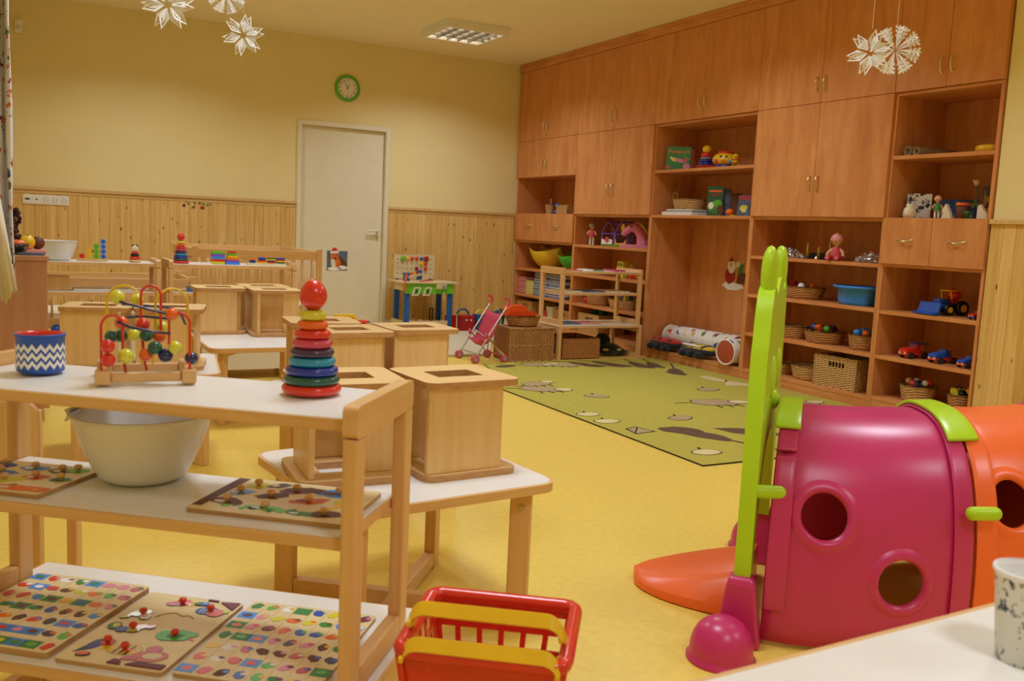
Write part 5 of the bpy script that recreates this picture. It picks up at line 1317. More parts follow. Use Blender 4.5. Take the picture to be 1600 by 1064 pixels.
mb = MB(); mb.prism([(-.035, 0), (.035, 0), (.022, .03), (.03, .05), (.006, .09), (-.01, .06), (-.022, .04)], -.012, .012, 'cream', ax='X'); tag(mb.build('plaster_shape', loc=(4.90, 3.655, S5['b']), bevel=.003), 'jagged cream plaster shape beside the orange-lidded jar', 'figurine')
t = thing('lidded_jar', 'glass jar with an orange lid on the drawer cabinet shelf', 'jar', (4.96, 3.60, S5['b']))
mb = MB(); mb.lathe([(.034, 0), (.036, .004), (.036, .074), (.030, .08)], (0, 0, 0), 'brown', 24); mb.build('jar_body', t)
mb = MB(); mb.lathe([(.038, .0805), (.039, .084), (.038, .098), (1e-5, .1)], (0, 0, 0), 'orange', 24); mb.build('lid', t)
t = thing('dried_flower', 'single dried white flower on a dark stem rising behind the jar', 'flower', (5.02, 3.545, S5['b']))
mb = MB(); mb.tube([(0, -.02, .004), (0, -.005, .10), (0, .02, .20)], .004, 'dark_green', 8); mb.build('stem', t)
mb = MB(); mb.lathe([(.004, .20), (.012, .208), (.026, .235), (1e-5, .222)], (0, .02, 0), 'cream', 12); mb.build('petals', t)
mb = MB(); mb.lathe([(.012, 0), (.012, .03), (.016, .031), (.016, .045), (1e-5, .048)], (0, 0, 0), 'leaf', 16); tag(mb.build('glue_pot', loc=(4.91, 3.53, S5['b'])), 'tiny green pot between the jar and the framed picture', 'pot')
t = thing('framed_picture', 'picture in a red frame leaning at the right end of the shelf', 'picture', (5.02, 3.43, S5['b']), R(32))
mb = MB(); mb.ring([(-.085, 0), (.085, 0), (.085, .20), (-.085, .20)], [(-.066, .018), (.066, .018), (.066, .182), (-.066, .182)], 0, .012, 'brown', ax='X', side='crimson'); mb.build('frame', t)
spotted('warm_print', 'B58A2E', ['8A2D24', '3A4A7A', 'D9A83A', '5A2A1A'], 20, .5, .6)
mb = MB(); mb.box(.004, -.066, .018, .010, .066, .182, 'warm_print'); mb.build('picture_sheet', t)
mb = MB(); mb.prism([(-.04, 0), (.03, 0), (.03, .07), (.015, .085), (-.01, .05), (-.03, .035)], -.012, .012, 'cream', ax='X'); tag(mb.build('plaster_shape', loc=(4.89, 3.415, S5['b']), bevel=.003), 'jagged cream plaster shape at the right end, before the framed picture', 'figurine')

def wheel(t, c, r, w, hub='yellow'):
    mb = MB(); mb.lathe([(r*.6, -w/2), (r*.95, -w/2), (r, -w*.3), (r, w*.3), (r*.95, w/2), (r*.6, w/2)], c, 'black', 22, ax='Y'); o = mb.build('wheel', t)
    mb = MB(); mb.lathe([(r*.5, -w/2-.002), (r*.5, w/2+.002)], c, hub, 16, ax='Y'); mb.build('hub', o)
# vehicles face -x and slightly +y
t = thing('toy_tractor', 'blue and red toy tractor with a blue front shovel', 'toy vehicle', (5.02, 3.68, S5['c']), R(-8))
for x, y, r in ((-.045, -.058, .036), (-.045, .058, .036), (.055, -.062, .046), (.055, .062, .046)): wheel(t, (x, y, r), r, .032)
mb = MB(); mb.box(-.10, -.032, .035, .09, .032, .07, 'blue'); mb.box(-.09, -.028, .0701, -.01, .028, .10, 'blue'); mb.build('chassis', t, bevel=.006)
mb = MB(); mb.box(.0, -.04, .0702, .075, .04, .088, 'red'); mb.sph((.045, 0, .125), (.045, .045, .038), 'red'); mb.build('seat_unit', t, bevel=.004)
mb = MB()
for y in (-.038, .038): mb.tube([(-.005, y, .10), (-.02, y, .15), (.04, y, .152)], .005, 'yellow', 8)
mb.tube([(-.02, -.038, .15), (-.02, .038, .15)], .005, 'yellow', 8); mb.build('roll_bar', t)
mb = MB(); mb.prism([(-.19, .004), (-.135, .004), (-.12, .075), (-.13, .078), (-.150, .02), (-.19, .012)], -.08, .08, 'blue', ax='Y'); mb.build('shovel', t, bevel=.003)
mb = MB()
for y in (-.045, .045): mb.bar((-.13, y, .05), (-.01, y, .075), .008, .012, 'blue')
mb.build('lift_arm', t)
def toy_car(label, loc, rz, body, front, s=1.0, figure=True):
    t = thing('toy_truck', label, 'toy vehicle', loc, rz, 'small toy vehicles in the drawer cabinet')
    for x in (-.05*s, .05*s):
        for y in (-.034*s, .034*s): wheel(t, (x, y, .018*s), .018*s, .016*s, 'dark_grey')
    mb = MB(); mb.box(-.085*s, -.030*s, .018*s, .085*s, .030*s, .034*s, front); mb.prism([(-.085*s, .0342*s), (-.02*s, .0342*s), (-.02*s, .062*s), (-.06*s, .058*s), (-.085*s, .048*s)], -.029*s, .029*s, body, ax='Y'); mb.build('body', t, bevel=.004)
    mb = MB(); mb.prism([(-.0195*s, .0345*s), (.03*s, .0345*s), (.026*s, .080*s), (-.008*s, .080*s)], -.026*s, .026*s, body, ax='Y'); mb.box(-.0135*s, -.022*s, .064*s, .0265*s, .022*s, .074*s, 'slate'); mb.build('cab', t, bevel=.003)
    mb = MB(); mb.box(-.012*s, -.036*s, .0805*s, .075*s, .036*s, .086*s, 'blue'); 
    if figure is True: mb.build('roof', t, bevel=.002)
    mb = MB(); mb.lathe([(.010*s, .0345*s), (.014*s, .05*s), (.008*s, .062*s), (.013*s, .070*s), (.012*s, .082*s), (1e-5, .088*s)], (.055*s, 0, 0), 'yellow' if figure is True else 'red', 16); mb.build('driver', t)
    mb = MB()
    for y in (-.02*s, .02*s): mb.sph((-.0855*s, y, .030*s), (.004*s, .007*s, .006*s), 'cream', 10, 6)
    mb.build('headlight', t)
    return t
toy_car('small red and blue toy car at the right end, beside the tractor', (4.93, 3.405, S5['c']), R(-10), 'red', 'blue', .62, False)
toy_car('red toy truck with a dark blue roof on the shelf below the tractor', (4.95, 3.83, S5['d']), R(-6), 'red', 'red', 1.1)
toy_car('blue toy truck with a red front and a driver, in the middle of the shelf', (4.94, 3.615, S5['d']), R(-6), 'blue', 'red', 1.05, False)
toy_car('blue toy truck with a red front at the right end of the shelf', (4.93, 3.43, S5['d']), R(-6), 'blue', 'orange', .85, False)
oval_basket('oval wicker basket of small dolls on the lowest right shelf', (4.95, 3.77, S5['e']), .10, .115, .10, 0, 'wicker_light')
balls(9, 4.95, 3.77, S5['e']+.108, .10, .11, .022, ['black', 'white_paper', 'blue', 'skin', 'red', 'navy', 'white_paper', 'red', 'leaf'], 'oval basket on the lowest shelf', 'small toys in the oval basket', 'toy_figure')
oval_basket('round wicker basket of yellow toys beside the pine pillar', (4.94, 3.455, S5['e']), .09, .08, .10, 0, 'wicker')
balls(7, 4.94, 3.455, S5['e']+.105, .08, .07, .024, ['lemon', 'navy', 'yellow', 'lemon', 'black', 'yellow', 'leaf'], 'pillar basket', 'small toys in the pillar basket', 'toy_figure')

# bay 1
oval_basket('small pen basket in the high shelf next to the back wall', (4.95, 8.47, 1.2365), .05, .06, .10, 0, 'wicker_light', flare=.75)
for k in range(5): tag(MB().tube([(0, 0, 0), (.006*math.cos(k*2), .02*math.sin(k*1.7), .15)], .003, ['cream', 'wicker_light', 'red', 'cream', 'wicker_light'][k], 6).build('pencil', loc=(4.945+.015*math.cos(k*1.3), 8.47+.02*math.sin(k*1.3), 1.244)), ['cream pencil at the back', 'tan pencil at the left', 'red pencil', 'cream pencil at the front', 'tan pencil at the right'][k]+' in the small pen basket', 'pencil', 'pencils in the pen basket')
doll('small blue clown figure between the two little baskets', (4.95, 8.315, 1.2365), 0, .62, 'sky', 'blue')
rect_basket('small wicker tray basket with blue things, high shelf by the back wall', (4.87, 7.99, 1.2365), .20, .14, .085, 0, 'wicker_light', False, 'tray_basket')
tag(MB().box(0, 0, 0, .09, .16, .022, 'slate').build('blue_packet', loc=(4.895, 8.01, 1.3005), bevel=.003) , 'slate blue packet lying over the small tray basket', 'packet')
def rocking_bowl(label, c, rz, m, s):
    t = thing('rocking_seat', label, 'toy', c, rz)
    mb = MB(); v = []; NU, NV = 20, 24
    for i in range(NU+1):
        u = -1+2*i/NU
        for j in range(NV+1):
            a = PI*j/NV
            w_ = .19*math.cos(u*1.25)**.8+.01
            dip = .17*(1-math.cos(u*1.45))*.95
            v.append((w_*math.cos(a)*s, u*.26*s, (.20-w_*math.sin(a)*.95+dip*.45)*s))
    W_ = NV+1; mb._add(v, [(i*W_+j, i*W_+j+1, (i+1)*W_+j+1, (i+1)*W_+j) for i in range(NU) for j in range(NV)], m, True)
    z = min(p[2] for p in mb.v); mb.v = [(a, b, q-z+.004) for a, b, q in mb.v]
    mb.build('shell', t, solid=.007)
    return t
plain('bright_yellow', 'E8BE1C', .3, coat=.3); plain('bright_green', '35A82A', .3, coat=.3)
rocking_bowl('large yellow rocking shell on the shelf beside the back wall', (5.02, 8.53, .6435), R(12), 'bright_yellow', .98)
rocking_bowl('green rocking shell next to the yellow one', (5.02, 8.01, .6435), R(4), 'bright_green', .82)
# building-block boxes: printed rows of cubes
def brick_mat(name, c1, c2, sx=26, sz=40):
    m, nt, b = nodes(name); L = nt.links.new; tc = N(nt, 'ShaderNodeTexCoord'); sp = N(nt, 'ShaderNodeSeparateXYZ'); L(tc.outputs['Object'], sp.inputs[0])
    cb = N(nt, 'ShaderNodeCombineXYZ'); L(sp.outputs[1], cb.inputs[0]); L(sp.outputs[2], cb.inputs[1])
    br = N(nt, 'ShaderNodeTexBrick'); br.inputs['Scale'].default_value = 1; br.inputs['Brick Width'].default_value = 1/sx; br.inputs['Row Height'].default_value = 1/sz; br.inputs['Mortar Size'].default_value = .004
    br.inputs['Color1'].default_value = lin(c1); br.inputs['Color2'].default_value = lin(c1); br.inputs['Mortar'].default_value = lin(c2)
    L(cb.outputs[0], br.inputs['Vector']); L(br.outputs['Color'], b.inputs['Base Color']); b.inputs['Roughness'].default_value = .5
brick_mat('red_bricks', 'C42A34', 'F0C8C0'); brick_mat('blue_bricks', '1E2C6A', 'D8DCE8'); brick_mat('yellow_bricks', 'D8C84A', 'E8E2A0')
k = 0
for col, y0, y1, n, h in (('red_bricks', 8.78, 8.94, 3, .062), ('yellow_bricks', 8.60, 8.765, 2, .075), ('blue_bricks', 8.30, 8.585, 4, .062), ('blue_bricks', 8.00, 8.285, 4, .062)):
    for q in range(n):
        nm = col.split('_')[0]; o = MB().box(0, 0, 0, .24, y1-y0, h, col).build('brick_box', loc=(4.86+.004*q, y0, .3595+q*(h+.0005)), bevel=.002)
        pos = ['bottom', 'second', 'third', 'top'][q] if n == 4 else (['bottom', 'middle', 'top'][q] if n == 3 else ['lower', 'upper'][q])
        tag(o, '%s printed toy brick box, %s of its pile%s' % (nm, pos, '' if nm != 'blue' else (', left blue pile' if y0 > 8.2 else ', right blue pile')), 'box', 'piled toy brick boxes')
rect_basket('wicker crate with hand slots on the bottom shelf beside the back wall', (4.85, 8.58, .0835), .32, .30, .20)
t = thing('paint_bucket', 'white bucket with a red mark on the bottom shelf, seen through the rack', 'bucket', (4.97, 8.28, .0835))
mb = MB(); mb.lathe([(.085, 0), (.10, .17), (.106, .172), (.106, .18), (.098, .18), (.083, .006), (1e-5, .006)], (0, 0, 0), 'white_plastic', 30, cap=False); mb.build('bucket_body', t)
mb = MB(); mb.prism(ell(.03, .09, .02, .05, 14), -.112, -.104, 'red', ax='X'); mb.T = Matrix.Identity(4); mb.build('red_label', t)
rect_basket('wicker crate at the right of the white bucket, bottom shelf', (4.85, 7.80, .0835), .32, .30, .17, 0, 'wicker')
# bay 2
t = thing('play_house', 'purple toy play house with green base and yellow window', 'toy', (4.965, 7.03, .9385), R(8))
mb = MB(); mb.box(.0, 0, 0, .16, .38, .018, 'green'); mb.build('base', t, bevel=.004)
mb = MB()
for a, b in ((.01, .185), (.20, .37)):
    pts = [(0.01, a, .0185), (.01, a, .13), (.01, (a*3+b)/4, .20), (.01, (a+b)/2, .232), (.01, (a+3*b)/4, .20), (.01, b, .13), (.01, b, .0185)]
    mb.tube(pts, .007, 'purple', 8); mb.tube([(p[0]+.13, p[1], p[2]) for p in pts], .007, 'purple', 8)
    mb.tube([(.01, a, .12), (.01, b, .12)], .006, 'purple', 8)
    for p in (pts[1], pts[3], pts[5]): mb.tube([p, (p[0]+.13, p[1], p[2])], .006, 'purple', 8)
mb.build('arched_frame', t)
mb = MB(); mb.box(.10, .02, .0185, .108, .36, .17, 'puce'); mb.build('back_wall', t)
mb = MB(); mb.prism(ell(.07, .175, .025, .040, 20), -.004, .004, 'yellow', ax='X'); mb.build('oval_window', t)
mb = MB(); mb.prism([(.21, .019), (.36, .019), (.36, .07), (.30, .05), (.27, .075), (.21, .06)], -.008, .0, 'white_paper', ax='X'); mb.prism(ell(.28, .062, .030, .026, 14), -.012, -.0082, 'rose', ax='X'); mb.prism([(.02, .019), (.17, .019), (.17, .075), (.15, .03), (.05, .04), (.02, .07)], -.008, .0, 'yellow', ax='X'); mb.build('front_fence', t)
t = thing('toy_horse_head', 'pink toy horse head on a stand at the end of the shelf', 'toy', (4.96, 6.885, .9385), R(42))
plain('horse_pink', 'D9708E', .35, coat=.2)
mb = MB(); mb.prism(rrect(-.09, -.14, .09, .14, .03), 0, .03, 'pink'); mb.build('stand', t, bevel=.008)
mb = MB(); mb.tube([(0, -.065, .0305), (0, -.06, .07), (0, -.045, .12), (0, -.01, .165), (0, .03, .185), (0, .07, .170), (0, .11, .135), (0, .135, .115)], [.068, .060, .050, .046, .044, .035, .028, .023], 'horse_pink', 20); mb.build('head_and_neck', t)
mb = MB()
for s in (-1, 1): mb.lathe([(.012, .0), (.012, .012), (1e-5, .035)], (s*.022, .005, .215), 'horse_pink', 12)
mb.build('ear', t)
mb = MB(); mb.tube([(0, -.095, .10), (0, -.085, .15), (0, -.045, .205), (0, .0, .235)], [.014, .018, .018, .010], 'felt_yellow', 10); mb.build('mane', t)
mb = MB()
for s in (-1, 1): mb.sph((s*.040, .045, .19), (.006, .009, .009), 'black', 10, 6)
mb.build('eye', t)
t = thing('yellow_block_toy', 'yellow toy cube with black spots on the shelf behind the small rack', 'toy', (4.93, 7.03, .6515))
mb = MB(); mb.box(0, 0, 0, .06, .10, .155, 'lemon'); 
for y, z in ((.03, .12), (.07, .125), (.05, .09), (.03, .05)): mb.prism(ell(y, z, .011, .012, 12), -.0015, .002, 'black', ax='X')
mb.build('body', t, bevel=.004)
mb = MB(); mb.tube([(4.95, 6.93, .66), (4.95, 6.95, .74), (4.95, 6.92, .79), (4.95, 6.89, .77), (4.95, 6.93, .72), (4.95, 6.88, .665)], .007, 'lemon', 8); tag(mb.build('yellow_twist'), 'curled yellow plastic toy beside the spotted yellow cube', 'toy')
balls(5, 4.93, 6.83, .672, .03, .16, .016, ['red', 'orange', 'red', 'yellow', 'crimson'], 'row behind the small rack', 'red toys on the shelf', 'toy_brick')
oval_basket('deep round wicker bowl basket on the third shelf behind the rack', (4.97, 7.46, .3595), .12, .17, .11, 0, 'wicker')
oval_basket('wide wicker basket with blue toys seen through the small rack', (4.96, 7.03, .3595), .12, .19, .09, 0, 'wicker_light')
balls(5, 4.96, 7.03, .3595+.095, .10, .14, .024, ['blue', 'white_paper', 'navy', 'lemon', 'blue'], 'wide basket behind the small rack', 'toys in the wide basket')
mb = MB(); mb.sph((0, 0, .03), .03, 'red', 20, 12); tag(mb.build('red_ball', loc=(4.93, 7.64, .3597)), 'small red ball at the left of the deep wicker bowl', 'ball')
rect_basket('wicker crate with hand slots on the bottom shelf behind the small rack', (4.85, 7.27, .0835), .36, .30, .185)
balls(5, 4.99, 7.45, .27, .08, .14, .024, ['leaf', 'lemon', 'dark_green', 'blue', 'leaf'], 'crate behind the small rack', 'toys in the crate')

# ---------------------------------------------------------------- things on and by the small rack before the cabinets
for k, (x0, x1, y0, y1, m, z, h, l) in enumerate(((3.93, 4.02, 6.42, 6.62, 'orange', .7395, .008, 'orange card lying at the left of the top of the small rack'), (4.03, 4.10, 6.43, 6.60, 'red', .7395, .006, 'thin red card beside the orange card'),
    (4.13, 4.20, 6.41, 6.56, 'white_paper', .7395, .012, 'small white and orange box on the small rack'), (4.21, 4.33, 6.45, 6.62, 'leaf', .7395, .007, 'green booklet on top of the small rack'), (4.42, 4.53, 6.42, 6.60, 'rose', .7395, .014, 'salmon pink box on top of the small rack'))):
    tag(MB().box(0, 0, 0, x1-x0, y1-y0, h, m).build('flat_game', loc=(x0, y0, z), bevel=.001), l, 'game', 'flat games on the small rack')
for k, (x0, x1, m, l) in enumerate(((3.92, 4.12, 'puzzle_wood', 'left'), (4.14, 4.34, 'slate', 'middle'), (4.36, 4.60, 'puzzle_wood', 'right'))):
    tag(MB().box(0, 0, 0, x1-x0, .22, .009, m).build('flat_puzzle', loc=(x0, 6.44, .5605), bevel=.001), '%s flat puzzle on the middle board of the small rack' % l, 'puzzle', 'flat puzzles on the middle board')
for k, (x0, x1, m, l) in enumerate(((3.93, 4.13, 'slate', 'grey-blue flat puzzle at the left of the low bench top'), (4.15, 4.33, 'doll_pink', 'reddish flat puzzle in the middle of the low bench top'), (4.35, 4.55, 'puzzle_wood', 'pale wooden puzzle at the right of the low bench top'))):
    tag(MB().box(0, 0, 0, x1-x0, .20, .009, m).build('flat_puzzle', loc=(x0, 6.45, .2885), bevel=.001), l, 'puzzle', 'flat puzzles on the low bench')
rect_basket('wicker hamper standing under the low bench on the rug', (3.95, 6.40, .0085), .36, .38, .165, 0, 'wicker_red', False, 'wicker_hamper')
for q in [o for o in bpy.data.objects if o.name.startswith('wicker_hamper')]: q.rotation_euler = (0, 0, R(-90)); q.location = (3.925, 6.77, .0085)
t = thing('black_soft_toy', 'black soft toy with yellow patches under the low bench', 'soft toy', (4.50, 6.57, .001))
mb = MB(); mb.sph((0, 0, .055), (.11, .13, .055), 'felt_black'); mb.sph((-.03, .05, .12), (.07, .07, .07), 'felt_black'); mb.sph((.08, -.06, .035), (.06, .05, .034), 'felt_black'); mb.build('body', t)
mb = MB(); mb.sph((-.08, -.085, .06), (.035, .022, .010), 'felt_yellow', 12, 6); mb.sph((.03, -.115, .062), (.035, .015, .010), 'felt_yellow', 12, 6); mb.build('patch', t)
# big hamper with lid open
t = thing('wicker_hamper', 'large brown wicker trunk with an open lid beside the stroller', 'basket', (3.415, 6.365, .001))
w_, d_, h_ = .40, .28, .255; th = .014
mb = MB(); mb.box(0, 0, 0, w_, d_, .01, 'wicker_red'); mb.build('woven_base', t)
for nm, q in (('front_wall', (0, 0, .0105, w_, th, h_)), ('back_wall', (0, d_-th, .0105, w_, d_, h_)), ('side_wall', (0, th, .0105, th, d_-th, h_)), ('side_wall', (w_-th, th, .0105, w_, d_-th, h_))): MB().box(*q, 'wicker_red').build(nm, t)
mb = MB()
for z in (.006, h_*.5, h_): mb.tube([(0, 0, z), (w_, 0, z), (w_, d_, z), (0, d_, z)], .006, 'wicker_light', 6, True)
for x, y in ((0, 0), (w_, 0), (w_, d_), (0, d_)): mb.tube([(x, y, .004), (x, y, h_)], .006, 'wicker_light', 6)
mb.build('cane_frame', t)
mb = MB()
for k in range(int(w_/.026)):
    x = .013+k*.026
    for z in range(18): 
        pass
    mb.tube([(x, -.003, .012), (x, -.006, h_*.25), (x, -.003, h_*.5), (x, -.006, h_*.75), (x, -.003, h_-.006)], .0035, 'wicker_light', 5)
mb.build('upright_canes', t)
mb = MB(); mb.box(-.005, -.01, h_+.004, w_+.005, d_+.004, h_+.016, 'wicker'); mb.build('lid', t, bevel=.004)
oval_basket('round wicker basket holding orange plastic toys on the large trunk', (3.60, 6.51, .2775), .15, .11, .075, 0, 'wicker')
plain('hot_orange', 'F2561A', .35)
t = thing('plastic_helmet', 'bright orange plastic toy lying on the basket over the trunk', 'toy', (3.57, 6.54, .356))
mb = MB(); mb.prism([(-.13, 0), (.16, 0), (.16, .018), (.06, .045), (.045, .085), (-.09, .085), (-.12, .05)], -.05, .05, 'hot_orange', ax='Y'); mb.build('shell', t, bevel=.012)
mb = MB()
for k in range(9): mb.tube([(-.11+.028*k, -.052, .01), (-.10+.026*k, -.056, .04)], .005, 'hot_orange', 6)
mb.build('ridge', t)
mb = MB(); mb.tube([(3.40, 6.60, .28), (3.39, 6.60, .38), (3.43, 6.60, .40), (3.47, 6.60, .38), (3.46, 6.60, .28)], .012, 'dark_green', 8); mb.tube([(3.41, 6.60, .33), (3.46, 6.60, .33)], .008, 'dark_green', 8); tag(mb.build('green_toy_handle'), 'dark green plastic toy bracket standing on the trunk behind the stroller', 'toy')
# doll stroller
t = thing('doll_stroller', 'pink toy umbrella stroller with silver frame on the yellow floor', 'stroller', (3.10, 6.345, 0))
plain('stroller_pink', 'C9405C', .6)
zf = .035
for y in (0, .30):
    mb = MB(); mb.tube([(0, y, zf), (.10, y, .20), (.235, y, .405), (.262, y, .445)], .0068, 'steel', 10); mb.build('push_tube', t)
    mb = MB(); mb.tube([(.085, y+.006*(1 if y else -1), .235), (.17, y+.006*(1 if y else -1), .13), (.255, y, zf)], .006, 'steel', 10); mb.build('rear_leg', t)
    mb = MB(); mb.tube([(.262, y, .445), (.276, y, .470), (.280, y, .490), (.262, y, .508), (.240, y, .508)], .0115, 'rose', 10); mb.build('handle_grip', t)
    mb = MB(); mb.sph((.09, y, .215), (.016, .014, .022), 'rose', 14, 8); mb.build('hinge', t)
    for x in (0, .255):
        for s in (-.014, .014):
            mb = MB(); mb.lathe([(.010, -.006), (.028, -.006), (.031, -.003), (.031, .003), (.028, .006), (.010, .006)], (x, y+s, .0315), 'rose', 22, ax='Y'); wv = mb.build('wheel', t)
            mb = MB(); mb.lathe([(.017, -.0075), (.017, .0075)], (x, y+s, .0315), 'grey', 16, ax='Y'); mb.build('hub', wv)
mb = MB(); mb.tube([(.255, 0, .06), (.19, .14, .16), (.12, .30, .24)], .005, 'steel', 8); mb.build('cross_tube', t)
mb = MB(); mb.tube([(.255, .30, .06), (.19, .16, .165), (.12, 0, .24)], .005, 'steel', 8); mb.build('cross_tube', t)
mb = MB(); mb.tube([(.26, -.002, .05), (.26, .302, .05)], .006, 'rose', 8); mb.build('axle_bar', t)
mb = MB(); mb.tube([(.01, 0, .075), (.01, .3, .075)], .004, 'steel', 8); mb.build('foot_bar', t)
mb = MB(); v = []; NU, NV = 12, 10
cent = [(.232, .40), (.215, .36), (.19, .31), (.17, .26), (.15, .21), (.125, .175), (.10, .165), (.07, .175), (.045, .20)]
for i, (x, z) in enumerate(cent):
    for j in range(NV+1):
        q = j/NV; sag = .045*math.sin(PI*q)*(1 if i else .5); v.append((x+sag*.35, .008+.284*q, z-sag))
W_ = NV+1; mb._add(v, [(i*W_+j, i*W_+j+1, (i+1)*W_+j+1, (i+1)*W_+j) for i in range(len(cent)-1) for j in range(NV)], 'stroller_pink', True); mb.build('fabric_seat', t, solid=.004)
# workbench
t = thing('toy_workbench', 'blue and green toy workbench with a pegboard beside the door', 'toy workbench', (3.30, 8.47, 0))
plain('bench_blue', '1F5FA8', .45); plain('bench_green', '6FC12A', .45); wood('bench_pale', 'E6CFA0', 'DBC08C', 'EEDBB2', 'X', .5, 10, 2)
for x in (.03, .50):
    for y in (.0, .28): MB().box(x, y, 0, x+.055, y+.028, .475, 'bench_blue').build('leg', t, bevel=.003)
MB().box(-.02, -.03, .4755, .61, .34, .492, 'bench_pale').build('worktop', t, bevel=.003)
MB().box(.0295, -.0155, .375, .5555, -.001, .474, 'bench_green').build('front_apron', t, bevel=.002)
MB().box(.02, .028, .40, .0295, .28, .47, 'bench_pale').build('side_apron', t, bevel=.002)
MB().box(.086, .004, .07, .499, .30, .078, 'bench_pale').build('lower_shelf', t); MB().box(.0855, -.010, .05, .4995, .0035, .10, 'bench_pale').build('lower_rail', t)
MB().box(.0, .0285, .05, .0295, .2795, .10, 'bench_pale').build('side_rail', t)
mb = MB(); mb.box(.02, .300, .505, .47, .313, .750, 'bench_pale')
for i in range(8):
    for j in range(4): mb.prism(ell(.06+.052*i, .56+.048*j, .0055, .0055, 10), .2985, .2999, 'dark_grey', ax='Y')
pb = mb.build('pegboard', t, bevel=.002)
for x in (.05, .42): MB().box(x, .3135, .4925, x+.03, .325, .70, 'bench_blue').build('board_post', t)
for x, z, m, r in ((.115, .712, 'bench_green', .022), (.165, .712, 'yellow', .015), (.215, .712, 'red', .015), (.265, .712, 'red', .015), (.318, .712, 'blue', .014), (.37, .712, 'crimson', .023), (.318, .662, 'yellow', .018), (.367, .662, 'red', .014), (.267, .610, 'crimson', .016), (.365, .610, 'red', .016)):
    r *= 1.2; mb = MB(); mb.lathe([(r, 0), (r, .010), (r*.6, .014), (1e-5, .014)], (x, .297, z), m, 18, ax='Y'); mb.T = Matrix.Identity(4); mb.build('peg', t)
mb = MB(); mb.box(.06, .10, .4925, .115, .14, .575, 'bench_blue'); mb.box(.23, .16, .4925, .275, .20, .60, 'bench_blue'); mb.build('vice_block', t)
mb = MB(); mb.bar((.10, .09, .53), (.26, .15, .56), .03, .02, 'bench_pale'); mb.build('wooden_bar', t)
for k in range(4): MB().cbox(.12+.03*k, .11+.01*k, .563+.006*k, .018, .018, .022, ['red', 'orange', 'yellow', 'red'][k]).build('small_block', t)
mb = MB(); mb.bar((.14, .05, .498), (.30, .09, .512), .012, .008, 'bench_pale'); mb.bar((.20, .03, .498), (.36, .06, .508), .014, .010, 'red'); mb.build('toy_tool', t)
mb = MB(); mb.tube([(.02, -.02, .40), (.022, -.022, .49), (.035, -.022, .57)], .012, 'orange', 8); mb.build('hammer_handle', t)
for cx in (.145, .265):
    mb = MB(); s = .05
    mb.ring([(cx-s, .355), (cx+s*.5, .355), (cx+s, .44), (cx-s*.4, .44)] , [(cx-s*.6, .367), (cx+s*.35, .367), (cx+s*.68, .428), (cx-s*.25, .428)], -.0215, -.0162, 'cream', ax='Y'); mb.prism(ell(cx+.005, .398, .014, .014, 14), -.021, -.0165, 'dark_green', ax='Y'); mb.build('cut_out_ornament', t)
mb = MB(); mb.box(.36, -.032, .425, .47, -.016, .475, 'bench_pale'); mb.build('vice_plate', t, bevel=.002); mb = MB(); mb.cyl((.43, -.052, .445), .02, .019, 'grey', ax='Y'); mb.build('vice_knob', t)
mb = MB(); mb.bar((.435, -.040, .40), (.44, -.036, .32), .01, .008, 'cream'); mb.build('vice_lever', t)
# toys on the lower board of the workbench, boxes beside it
mb = MB(); mb.tube([(3.47, 8.55, .088), (3.54, 8.60, .10), (3.60, 8.54, .088)], .008, 'red', 8); mb.tube([(3.50, 8.62, .09), (3.55, 8.53, .10)], .007, 'cream', 8); tag(mb.build('red_toy_tongs'), 'red and cream toy tool on the lower board of the workbench', 'toy')
mb = MB(); mb.ring(rrect(3.66, .08, 3.70, .22, .012), rrect(3.667, .09, 3.693, .21, .008), 8.60, 8.62, 'black', ax='Y'); tag(mb.build('black_toy_frame'), 'small black toy frame standing on the lower board of the workbench', 'toy')
t = thing('red_toy_box', 'red toy box with a face beside the workbench', 'toy box', (3.90, 8.32, .0005))
mb = MB(); mb.box(0, 0, 0, .145, .12, .165, 'crimson'); mb.build('box_body', t, bevel=.004)
mb = MB(); 
for x in (.05, .10): mb.prism(ell(x, .12, .008, .010, 12), -.002, .001, 'white_paper', ax='Y')
mb.build('painted_eye', t)
plain('toy_blue', '1A5A9E', .45)
t = thing('toy_ball_case', 'blue cone-shaped toy next to the red toy box', 'toy', (4.13, 8.36, .0005))
mb = MB(); mb.prism([(-.06, 0), (.05, 0), (.09, .16), (-.075, .18)], -.05, .05, 'toy_blue', ax='Y'); mb.build('body', t, bevel=.01)
mb = MB(); mb.tube([(-.06, 0, .181), (-.03, 0, .215), (.03, 0, .215), (.06, 0, .175)], .008, 'lemon', 8); mb.build('handle', t)
t = thing('toy_ball_case', 'second blue toy leaning behind the stroller handles', 'toy', (4.28, 8.40, .0005))
mb = MB(); mb.prism([(-.05, 0), (.05, 0), (.11, .20), (.0, .20)], -.04, .05, 'toy_blue', ax='Y'); mb.build('body', t, bevel=.01)
mb = MB(); mb.tube([(3.93, 8.52, .001+.165), (3.96, 8.52, .21), (4.02, 8.52, .215), (4.06, 8.52, .18), (4.07, 8.52, .01)], .011, 'toy_blue', 10); tag(mb.build('blue_hoop'), 'blue plastic hoop standing behind the red toy box', 'toy')
tag(MB().box(0, 0, 0, .10, .08, .14, 'red').build('red_brick', loc=(3.865, 8.60, .001), bevel=.004), 'small red box between the workbench leg and the red toy box', 'box')
# wicker basket on the floor by the pillar at the right edge
rect_basket('flat wicker basket on the floor at the right edge beside the pillar', (4.86, 2.72, .001), .30, .34, .12, 0, 'wicker_red', False, 'floor_basket')

